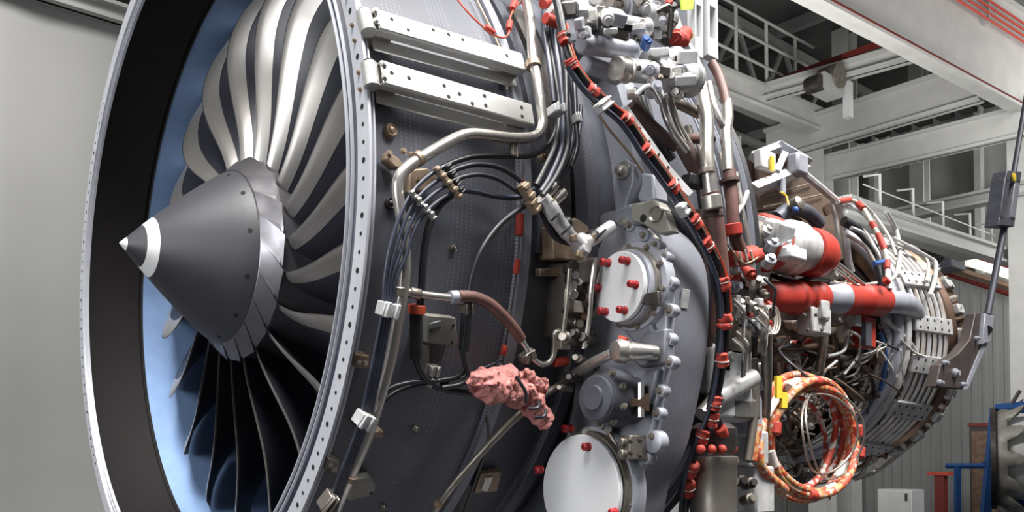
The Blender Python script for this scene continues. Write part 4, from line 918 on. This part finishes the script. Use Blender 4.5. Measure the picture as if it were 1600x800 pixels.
ring_on((1310, 467), (1378, 471), .66, [(0, .056), (.03, .066), (.12, .066), (.14, .062), (.5, .064), (.52, .068), (.57, .068), (.6, .064), (.95, .066), (1, .06)], 'cap_red', 'red_sleeve', ad)
part('duct_elbow', MB().tube(smooth([S(1374, 471, .66), S(1395, 472, .66), S(1412, 474, .64), S(1424, 482, .60), S(1430, 500, .56)], 5), .05, 20), 'alloy_pale', ad)
# pump with red domed cap above the duct
pu = ring_on((1178, 378), (1262, 392), .72, [(0, .09), (.1, .098), (.2, .098), (.22, .085), (.55, .09), (.58, .1), (.72, .1), (.75, .088), (1, .08)], 'cast_white', 'starter_valve', E_, 28, label='white valve with a red domed cap')
_d1 = S(1186, 379, .72); part('inlet_duct', MB().tube([Vector((1.28, _d1.y + .05, _d1.z - .03)), _d1], .075, 20), 'steel_dull', pu)
ring_on((1180, 378), (1204, 382), .72, [(0, .095), (.3, .103), (.8, .1), (1, .095)], 'tape_red', 'red_sleeve', pu)
ring_on((1254, 392), (1298, 402), .72, [(0, .06), (.06, .092), (.35, .094), (.6, .085), (.8, .065), (.93, .035), (1, .006)], 'cap_red', 'red_cap', pu, 28, label='red domed protective cap')
for u, v in ((1205, 352), (1222, 348), (1240, 356), (1212, 372), (1232, 372), (1244, 385), (1208, 398)):
    part('valve_fitting', MB().turned(S(u, v, .82), (-.4, -.8, .6), [(-.05, .022), (-.018, .022), (-.012, .012), (-.004, .012)], 14), random.choice(['cast_white', 'white_paint', 'alloy_pale']), pu)
part('valve_cover', MB().box(S(1215, 366, .8), (.13, .06, .09), Matrix.Rotation(.35, 3, 'X')), 'cast_white', pu, bevel=.015); part('valve_cover', MB().box(S(1236, 398, .8), (.12, .06, .05)), 'white_paint', pu, bevel=.012)
# pylon mount frame: pale forged frame, tan heat shield
pf = part('mount_frame', MB().tube([PY(1176, 296, -.42), PY(1258, 262, -.42)], .028, 4), 'cast_white', label='pale forged mount frame over the core')
part('frame_bar', MB().tube([PY(1176, 246, -.38), PY(1222, 228, -.38)], .024, 4), 'cast_white', pf); part('frame_bar', MB().tube([PY(1220, 228, -.4), PY(1262, 252, -.4)], .026, 4), 'alloy_pale', pf)
part('frame_bar', MB().tube([PY(1214, 268, -.42), PY(1226, 240, -.42)], .018, 4), 'cast_white', pf); part('frame_plate', MB().prism([PY(u, v, -.36) for u, v in ((1178, 244), (1220, 230), (1250, 250), (1180, 285))], (0, .03, 0)), 'heat_metal', pf)
part('frame_knuckle', MB().box(PY(1246, 258, -.45), (.09, .06, .09)), 'alloy_pale', pf, bevel=.012); part('frame_knuckle', MB().turned(PY(1222, 280, -.44), (0, 0, -1), [(0, .015), (.06, .015), (.07, .006)], 12), 'alloy_pale', pf)
part('frame_lamp', MB().box(PY(1195, 252, -.42), (.11, .04, .08)), 'white_paint', pf, bevel=.008); part('yellow_tag', MB().box(PY(1206, 256, -.45), (.02, .01, .06)), 'yellow', pf)
part('brace', MB().tube([PY(1252, 268, -.46), PY(1312, 318, -.46)], .016, 8), 'cast_white', pf); part('brace', MB().tube(smooth([PY(1308, 312, -.46), PY(1318, 345, -.46), PY(1324, 400, -.46), PY(1330, 425, -.46)], 4), .018, 8), 'cast_white', pf)
part('brace', MB().tube(smooth([PY(1298, 318, -.45), PY(1306, 345, -.45), PY(1312, 395, -.45)], 4), .01, 8), 'cast_white', pf)
part('heat_shield', MB().prism([PY(u, v, -.36) for u, v in ((1180, 296), (1252, 268), (1308, 316), (1322, 405), (1296, 412), (1278, 372), (1250, 342), (1214, 326), (1182, 330))], (.02, .03, .0)), 'shield_tan', pf, bevel=.006, label='tan metal heat shield')
for i in (1, 3): part('shield_board', MB().tube([PY(1186 + i * 2, 300 + i * 8, -.39), PY(1262 + i * 9, 276 + i * 9, -.375)], .004, 6), 'shield_tan', pf)
part('shield_disc', MB().turned(PY(1290, 328, -.39), (0, -1, 0), [(0, .028), (.01, .028), (.012, .018)], 18), 'heat_metal', pf)
pipe('yellow_wire', [(1220, 300), (1228, 306), (1232, 320)], .85, 1.6, 'yellow')
part('actuator', MB().tube(smooth([PY(1212, 342, -.5), PY(1236, 326, -.5), PY(1262, 332, -.5), PY(1280, 350, -.5)], 4), .03, 12), 'alloy_dark', pf); part('actuator', MB().turned(PY(1240, 322, -.54), (0, -1, .3), [(0, .03), (.03, .03), (.04, .015)], 16), 'steel_dull', pf); part('blue_cap', MB().sph(PY(1243, 328, -.58), .014), 'wire_blue', pf)
# gray-white tubes rising over the aft core to the turbine (px 1320-1400, 320-450)
for pl, r, rp, mt in (
  ([(1322, 322), (1345, 330), (1365, 352), (1378, 385), (1388, 425), (1390, 452)], .72, 4, 'cast_white'), ([(1318, 345), (1345, 362), (1366, 392), (1376, 425), (1382, 455)], .68, 8, 'rubber'),
  ([(1330, 356), (1350, 366), (1370, 392), (1378, 410)], .70, 3, 'cast_white'), ([(1322, 366), (1350, 384), (1366, 408)], .7, 3, 'steel'), ([(1290, 398), (1320, 420), (1350, 445)], .7, 3, 'steel'), ([(1286, 404), (1318, 430), (1340, 447)], .7, 2.5, 'steel'),
  ([(1295, 440), (1340, 446), (1380, 440), (1398, 432), (1404, 410)], .66, 3, 'wire_white'), ([(1384, 330), (1400, 360), (1406, 395), (1402, 430)], .62, 4, 'cast_white'), ([(1340, 312), (1365, 335), (1390, 372), (1400, 400)], .68, 2.5, 'wire_white'),
  ([(1395, 372), (1425, 388), (1450, 402), (1462, 412), (1460, 440), (1452, 462)], .66, 3.5, 'cast_white'), ([(1400, 380), (1432, 394), (1450, 410), (1448, 440)], .65, 2.5, 'wire_white')):
    pipe('fuel_tube', pl, r, rp, mt)
th_ = pipe('thermo_harness', [(1308, 316), (1326, 312), (1346, 322), (1362, 348), (1378, 378), (1386, 408), (1386, 440)], .75, 3.5, 'wire_white', label='pale harness with red tape over the core')
for a, b_ in (((1310, 315), (1328, 312)), ((1340, 318), (1349, 326)), ((1362, 348), (1368, 358)), ((1372, 366), (1382, 390)), ((1386, 408), (1386, 420)), ((1382, 436), (1388, 442))): sleeve('tape', a, b_, .75, 5, 'tape_red', th_)
part('blue_clip', MB().tube(path(.74, [(1366, 412), (1384, 408)]), .01, 8), 'wire_blue', th_)
# red box and hanging bits under the duct
rb = part('igniter_box', MB().box(S(1350, 520, .62), (.10, .06, .13)), 'cap_red', bevel=.006, label='red igniter box under the air duct')
part('box_face', MB().box(S(1354, 522, .66), (.05, .02, .10)), 'alloy_dark', rb); part('box_face', MB().box(S(1338, 500, .65), (.05, .02, .05)), 'alloy_pale', rb)
rnd = random.Random(21)
# dense tubing over the core
tubes = [([(1440, 575), (1425, 540), (1400, 515), (1385, 500)], .6, 3.5, 'cast_white'), ([(1420, 560), (1405, 600), (1395, 640), (1370, 690)], .56, 5, 'steel_dull'), ([(1372, 545), (1392, 575), (1405, 605)], .6, 3, 'wire_white'),
  ([(1390, 600), (1372, 640), (1350, 670), (1340, 690)], .6, 3, 'wire_white'), ([(1318, 570), (1345, 560), (1368, 548)], .6, 3.5, 'steel'), ([(1300, 520), (1306, 560), (1310, 600), (1330, 640)], .58, 5, 'heat_metal'),
  ([(1205, 540), (1240, 546), (1280, 540), (1300, 545)], .62, 5, 'heat_metal'), ([(1206, 430), (1240, 440), (1270, 434), (1300, 440)], .66, 3.5, 'core_dark'), ([(1215, 560), (1222, 620), (1230, 680)], .62, 8, 'heat_metal'),
  ([(1330, 700), (1310, 730), (1285, 745)], .62, 4, 'steel'), ([(1212, 700), (1260, 720), (1300, 730)], .6, 4, 'steel_dull'), ([(1290, 500), (1286, 540), (1280, 580)], .64, 7, 'steel_dull'), ([(1320, 600), (1340, 620), (1366, 616)], .58, 8, 'heat_metal'),
  ([(1336, 748), (1370, 735), (1410, 705), (1440, 680)], .62, 4, 'turbine_pale'), ([(1330, 740), (1362, 722), (1400, 690)], .6, 3, 'cast_white'), ([(1376, 520), (1384, 560), (1376, 610)], .6, 3, 'wire_blue')]
for pl, r, rp, mt in tubes: pipe('fuel_tube', pl, r, rp, mt)
def anywhere():
    while True:
        u, v = rnd.uniform(1195, 1415), rnd.uniform(420, 760)
        if v > 500 and (u - 1300) * .9 + (v - 600) * 1.0 < 170: return u, v
        if u < 1330 and 410 < v < 450: return u, v
for k in range(150):
    u, v = anywhere(); r = rnd.uniform(.48, .6); p = S(u, v, r); z = radial(p); x = Vector((1, 0, 0)); y = z.cross(x)
    mt = rnd.choice(['heat_metal', 'steel_dull', 'core_dark', 'steel_dark', 'cast_white', 'steel', 'heat_metal', 'steel_dull', 'wire_white', 'brackets_tan', 'tape_red' if k % 5 == 0 else 'heat_metal'])
    if k % 3 == 0:
        a = rnd.uniform(0, pi); d = x * cos(a) + y * sin(a); d2 = x * cos(a + .9) + y * sin(a + .9); l_ = rnd.uniform(.06, .2)
        part('fuel_tube', MB().tube(smooth([p - d * l_, p + z * .02, p + d2 * l_, p + d2 * l_ * 1.4 - z * .05], 4), rnd.uniform(.005, .012), 8), mt, core)
    elif k % 3 == 1: part('core_fitting', MB().turned(p, z + x * rnd.uniform(-.6, .6), [(-.05, .022), (0, .022), (.004, .03), (.016, .03), (.02, .014), (.045, .014)], 12), mt, core)
    else: part('core_bracket', MB().box(p, (rnd.uniform(.03, .1), rnd.uniform(.02, .08), rnd.uniform(.02, .06)), Matrix((x, y, z)).transposed() @ Matrix.Rotation(rnd.uniform(-.5, .5), 3, 'Z')), mt, core, bevel=.004)
for k in range(70):
    u, v = anywhere(); r = rnd.uniform(.56, .66); pts = [(u, v)]
    for q_ in range(3): u += rnd.uniform(-28, 28); v += rnd.uniform(6, 30); pts.append((u, v))
    if min(a for a, b_ in pts) < 1192 or max(a + .6 * (b_ - 600) for a, b_ in pts if b_ > 600) > 1420 if any(b_ > 600 for a, b_ in pts) else False: continue
    part('wire', MB().tube(smooth(path(r, pts), 4), rnd.uniform(.003, .006), 6), rnd.choice(['wire_white', 'steel', 'cast_white', 'brackets_tan', 'rubber', 'heat_metal']), core)
for th in range(-80, 60, 9): part('core_flange_bolt', MB().turned(C(2.93, th, .47), (-1, 0, 0), [(0, .018), (.05, .018), (.056, .01), (.08, .01)], 8), 'steel_dull', core)

# ================================================================== loose things on and around the engine
def ringpts(c, rx, rz, n, wob, seed, ax=(1, 0, 0), az=(0, 0, 1), yoff=0):
    r_ = random.Random(seed); ph = [r_.uniform(0, 6.28) for _ in range(4)]; ax, az = Vector(ax), Vector(az); out = []
    for i in range(n):
        a = 2 * pi * i / n; k = 1 + wob * (sin(2 * a + ph[0]) * .5 + sin(3 * a + ph[1]) * .3)
        out.append(c + ax * (rx * k * cos(a)) + az * (rz * k * sin(a)) + Vector((0, yoff + wob * .25 * sin(2 * a + ph[2]), 0)))
    return out
cc_ = PY(1264, 690, -.86); sc_ = scale_at(cc_)
coil = thing('cable_coil', cc_ - Vector((0, 0, .3)), 'coiled orange and red mottled cable hanging beside the core', 'cable coil')
top, bot = PY(1262, 596, -.86), PY(1262, 772, -.86); R_ = (top - bot).length / 2; cc_ = (top + bot) / 2
lf, rt = PY(1196, 690, -.86), PY(1328, 690, -.86); RX = (rt - lf).length / 2
for i, (k, mt, t_) in enumerate(((1.0, 'coil_orange', .014), (.95, 'coil_orange', .013), (1.05, 'coil_orange', .014), (1.1, 'coil_orange', .012), (.9, 'coil_red', .011), (1.0, 'coil_red', .011), (.84, 'coil_red', .009))):
    o = part('cable_turn', MB().tube(smooth(ringpts(cc_ + Vector((random.uniform(-.01, .01), 0, random.uniform(-.015, .015))), RX * k, R_ * k, 20, .06, i + 2, yoff=-.04 + .016 * i), 4, True), t_, 10, True), mt, coil)
for i, (k, o_) in enumerate(((.80, .03), (.74, -.01))): part('gray_cable_turn', MB().tube(smooth(ringpts(cc_ + Vector((.02 + o_, 0, .01)), RX * k * .85, R_ * k, 20, .1, i + 12, yoff=-.06), 4, True), .004, 8, True), 'steel_dull', coil)
for q_, a in enumerate((8, 40, 62, 95, 118, 150, 172, 200, 232, 258, 290, 322, 345)):
    a = radians(a); kk = 1 + .03 * ((q_ * 7) % 5 - 2) / 2; p = cc_ + Vector((RX * kk * cos(a), -.045 + .02 * (q_ % 3), R_ * kk * sin(a))); d = Vector((-RX * sin(a), 0, R_ * cos(a))).normalized(); l_ = .02 + .012 * (q_ % 3)
    part('tape_band', MB().turned(p - d * l_, d, [(0, .015), (.004, .0185), (2 * l_ - .004, .0185), (2 * l_, .015)], 14), 'tape_red' if q_ % 3 == 0 else 'wire_white', coil)
part('hanging_cord', MB().tube(smooth([cc_ + Vector((0, -.02, R_)), cc_ + Vector((.02, .12, R_ + .12)), S(1262, 540, .5)], 5), .005, 8), 'rubber', coil)
part('yellow_tag', MB().box(PY(1216, 605, -.92), (.03, .01, .07)), 'yellow', coil); part('yellow_tag', MB().box(PY(1224, 625, -.92), (.03, .01, .05)), 'yellow', coil)
part('cable_tail', MB().tube(smooth([PY(1195, 628, -.9), PY(1190, 660, -.95), PY(1184, 700, -.98), PY(1192, 735, -.98), PY(1225, 765, -.95)], 5), .017, 10), 'coil_orange', coil)
part('cable_tail', MB().tube(smooth([PY(1186, 665, -.98), PY(1180, 690, -.98), PY(1176, 720, -.98)], 5), .013, 10), 'coil_orange', coil)
# pink padded wrap round a connector
def lump(pts, rads, seed, n=44):
    m = MB(); m.tube(smooth(pts, 16), [x.x for x in smooth([Vector((a, 0, 0)) for a in rads], 16)], n)
    out = []
    for p in m.v:
        q_ = p + Vector((seed, 0, 0))
        out.append(p + Vector(noise.noise_vector(q_ * 26)) * .013 + Vector(noise.noise_vector(q_ * 62)) * .008 + Vector(noise.noise_vector(q_ * 140)) * .0045)
    m.v = out; return m
pk = thing('wrap_bundle', S(790, 640, 1.05), 'crumpled pink padded wrap tied round a connector on the fan case', 'wrap')
part('wrap_roll', lump(path(1.05, [(732, 606), (748, 598), (772, 602), (800, 608), (818, 616), (826, 622)]), [.012, .026, .038, .036, .024, .01], 1), 'wrap_pink', pk, sharp=180)
part('wrap_roll', lump(path(1.06, [(812, 606), (824, 622), (836, 640), (848, 656), (854, 664)]), [.014, .022, .022, .021, .008], 4), 'wrap_pink', pk, sharp=180)
part('wrap_roll', lump(path(1.05, [(808, 586), (826, 590), (842, 600), (850, 606)]), [.008, .014, .014, .006], 8), 'wrap_pink', pk, sharp=180)
for a, b_ in (((806, 588), (822, 628)), ((826, 638), (842, 628)), ((836, 652), (852, 640))):
    p, q_ = S(*a, 1.09), S(*b_, 1.09); part('wrap_tie', MB().tube(smooth([p, (p + q_) / 2 + radial(p) * .015, q_], 5), .004, 8), 'rubber', pk)
part('wrapped_cable', MB().tube(smooth(path(1.03, [(815, 570), (822, 590), (835, 612), (842, 625)]), 4), .006, 8), 'rubber', pk)
# slotted white hanger bar over the engine
hb = thing('hanger_bar', PY(1096, 92, -.75), 'white slotted hanger bar above the engine with a green tag', 'hanger')
for u0, u1 in ((1080, 1093), (1100, 1116)):
    y = -.78; a, b_ = PY(u0, 88, y), PY(u1, 88, y); top = 9.18; w_ = b_.x - a.x; z0 = a.z
    m = MB(); m.box(((a.x + b_.x) / 2 - w_ * .4, y, (z0 + top) / 2), (w_ * .25, .03, top - z0)); m.box(((a.x + b_.x) / 2 + w_ * .4, y, (z0 + top) / 2), (w_ * .25, .03, top - z0))
    zz = z0
    while zz < top: m.box(((a.x + b_.x) / 2, y, zz + .03), (w_ * .6, .03, .06)); zz += .16
    part('slotted_bar', m, 'white_paint', hb, bevel=.002)
part('green_tag', MB().prism([PY(u, v, -.8) for u, v in ((1063, -8), (1085, -8), (1083, 14), (1066, 16))], (0, .005, 0)), 'tag_green', hb); part('yellow_button', MB().cyl(PY(1077, 56, -.82), PY(1077, 56, -.8), .012), 'yellow', hb)
part('bar_plate', MB().prism([PY(u, v, -.74) for u, v in ((1090, 88), (1116, 92), (1112, 130), (1104, 138), (1096, 110))], (0, .02, 0)), 'alloy_gray', hb, bevel=.003); part('back_plate', MB().prism([PY(u, v, -.72) for u, v in ((1066, 10), (1084, 10), (1084, 92), (1072, 60))], (0, .02, 0)), 'alloy_pale', hb)
# lifting sling at the turbine end: dark plate, clevis, rod, turnbuckle
sl = thing('lifting_sling', PY(1500, 600, -.5), 'dark lifting arm plate with long rod and turnbuckle at the turbine end', 'lifting sling')
Yp = -.70
part('arm_plate', MB().prism([PY(u, v, Yp) for u, v in ((1470, 570), (1498, 552), (1516, 530), (1524, 490), (1536, 488), (1548, 492), (1546, 528), (1530, 560), (1508, 608), (1462, 604))], (0, .05, 0)), 'arm_dark', sl, bevel=.004, label='dark brown steel plate')
part('plate_edge', MB().prism([PY(u, v, Yp - .004) for u, v in ((1535, 538), (1547, 528), (1512, 608), (1507, 608))], (0, .058, 0)), 'alloy_pale', sl)
for u, v, r_ in ((1491, 583, .022), (1466, 598, .014), (1503, 601, .012), (1524, 529, .012), (1474, 567, .012)): part('plate_bolt', MB().turned(PY(u, v, Yp), (0, -1, 0), [(0, r_), (.012, r_), (.014, r_ * .6), (.026, r_ * .6)], 12), 'alloy_pale', sl)
part('clevis', MB().prism([PY(u, v, Yp - .02) for u, v in ((1540, 490), (1554, 494), (1548, 534), (1535, 538))], (0, .09, 0)), 'alloy_pale', sl, bevel=.004); part('clevis_slot', MB().cyl(PY(1544, 515, Yp - .022), PY(1544, 515, Yp + .0), .02), 'dark_hole', sl)
part('rod', MB().tube([PY(1543, 492, Yp + .01), PY(1571, 345, Yp + .01)], .017, 14), 'alloy_dark', sl); part('rod_neck', MB().tube([PY(1569, 352, Yp + .01), PY(1573, 338, Yp + .01)], .028, 14), 'alloy_pale', sl)
part('turnbuckle', MB().prism([PY(u, v, Yp - .03) for u, v in ((1562, 342), (1570, 343), (1579, 280), (1571, 278))], (0, .07, 0)), 'alloy_dark', sl, bevel=.004); part('turnbuckle', MB().prism([PY(u, v, Yp - .03) for u, v in ((1578, 345), (1586, 346), (1595, 281), (1587, 280))], (0, .07, 0)), 'alloy_gray', sl, bevel=.004)
part('turnbuckle_end', MB().prism([PY(u, v, Yp - .03) for u, v in ((1560, 352), (1585, 354), (1587, 338), (1563, 336))], (0, .07, 0)), 'alloy_dark', sl, bevel=.004); part('turnbuckle_end', MB().prism([PY(u, v, Yp - .03) for u, v in ((1570, 285), (1594, 287), (1597, 268), (1574, 266))], (0, .07, 0)), 'alloy_dark', sl, bevel=.004)
part('screw', MB().tube([PY(1574, 330, Yp + .01), PY(1582, 288, Yp + .01)], .016, 10), 'rubber', sl); part('yellow_button', MB().turned(PY(1583, 277, Yp - .035), (0, -1, 0), [(0, .022), (.008, .022), (.01, .012)], 16), 'yellow', sl)
part('upper_rod', MB().tube([PY(1584, 270, Yp + .01), PY(1604, 150, Yp + .01), PY(1640, -60, Yp + .01), PY(1640, -60, Yp + .01) + (PY(1640, -60, Yp + .01) - PY(1604, 150, Yp + .01)) * 4.2], .014, 12), 'alloy_dark', sl)
# ---- far corner: blue engine stand with a scalloped exhaust mixer, cabinets
XS = 9.0
def pz(u, v): return PX(u, v, XS)
bs_ = thing('engine_stand', Vector((XS, pz(1545, 720).y, 0)), 'blue steel engine stand in the lower right corner', 'stand')
for a, b_, r_ in (((1556, 638), (1530, 900), .06), ((1556, 640), (1625, 634), .06), ((1540, 720), (1590, 790), .045), ((1590, 786), (1640, 800), .045), ((1496, 728), (1496, 900), .04), ((1478, 728), (1545, 728), .03), ((1566, 660), (1540, 730), .03)):
    part('stand_beam', MB().tube([pz(*a), pz(*b_)], r_, 4), 'stand_blue', bs_)
part('stand_foot', MB().box(Vector((XS, pz(1530, 800).y, .06)), (.5, 1.2, .12)), 'stand_blue', bs_, bevel=.02)
part('stand_lever', MB().tube([pz(1580, 632), pz(1594, 610)], .02, 8), 'steel_dark', bs_)
# mixer: lobed daisy nozzle facing the camera side
mxr = thing('exhaust_mixer', Vector((XS + .3, pz(1630, 720).y, pz(1630, 800).z)), 'grey scalloped exhaust mixer nozzle held in the blue stand', 'exhaust mixer')
m = MB(); cen = pz(1557, 716); n = 144; vs = []; dv = Vector((.335, -.942, 0)); hx = Vector((.942, .335, 0))
prf = ((0, .50, 0), (.06, .52, .01), (.10, .53, .03), (.13, .54, .06), (.16, .55, .10), (.16, .53, .10), (.14, .51, .06), (.1, .49, .02), (0, .47, 0))
for i, (t_, k, amp) in enumerate(prf):
    for j in range(n):
        a = 2 * pi * j / n; rr = k + amp * cos(a * 12) * .8; tt = t_ * (1 + .6 * cos(a * 12)) if t_ > .1 else t_
        vs.append(cen + dv * tt + hx * (rr * cos(a)) + Vector((0, 0, rr * sin(a))))
fs = []; q_ = len(prf)
for i in range(q_):
    for j in range(n): fs.append((i * n + j, i * n + (j + 1) % n, ((i + 1) % q_) * n + (j + 1) % n, ((i + 1) % q_) * n + j))
part('lobed_skirt', m.add(vs, fs), 'cream_plate', mxr, sharp=60)
part('mixer_flange', MB().turned(cen - dv * .05, dv, [(0, .46), (0, .54), (.05, .54), (.05, .46)], 64), 'steel_dark', mxr)
part('mixer_cone', MB().turned(cen, dv, [(0, .42), (.25, .44), (.8, .4), (1.2, .3)], 40), 'beam_paint', mxr)
cbn = thing('tool_cabinet', Vector((11, PX(1410, 790, 11).y, 0)), 'low white cabinet below the turbine', 'cabinet')
a, b_ = PX(1371, 764, 11), PX(1424, 764, 11); part('cabinet_body', MB().box(((11.2), (a.y + b_.y) / 2, a.z / 2), (.4, abs(a.y - b_.y), a.z)), 'white_paint', cbn, bevel=.01); part('cabinet_door', MB().box((10.99, (a.y + b_.y) / 2, a.z / 2), (.02, abs(a.y - b_.y) * .94, a.z * .94)), 'beam_paint', cbn); part('door_handle', MB().box((10.97, b_.y + .06, a.z * .9), (.02, .03, .1)), 'steel_dark', cbn)
dk = thing('dark_cabinet', Vector((12.5, PX(1535, 740, 12.5).y, 0)), 'tall dark red-rimmed cabinet behind the blue stand', 'cabinet')
a, b_ = PX(1514, 664, 12.5), PX(1560, 664, 12.5); part('cabinet_body', MB().box((12.7, (a.y + b_.y) / 2, a.z / 2), (.4, abs(a.y - b_.y), a.z)), 'arm_dark', dk, bevel=.01); part('cabinet_rim', MB().box((12.5, (a.y + b_.y) / 2, a.z), (.06, abs(a.y - b_.y) * 1.04, .05)), 'rail_darkred', dk); part('cabinet_panel', MB().box((12.49, (a.y + b_.y) / 2, a.z * .55), (.02, abs(a.y - b_.y) * .8, a.z * .8)), 'heat_metal', dk)
a = PX(1470, 740, 12); rdp = thing('red_post', Vector((12, a.y, 0)), 'short red post beside the blue stand', 'post'); part('post_shaft', MB().box((12, a.y, a.z / 2), (.12, .14, a.z)), 'rail_darkred', rdp); part('post_cap', MB().box((12, a.y, a.z), (.2, .3, .05)), 'crane_red', rdp)
for o in bpy.data.objects:
    for k in ('_loc', '_r'):
        if k in o: del o[k]
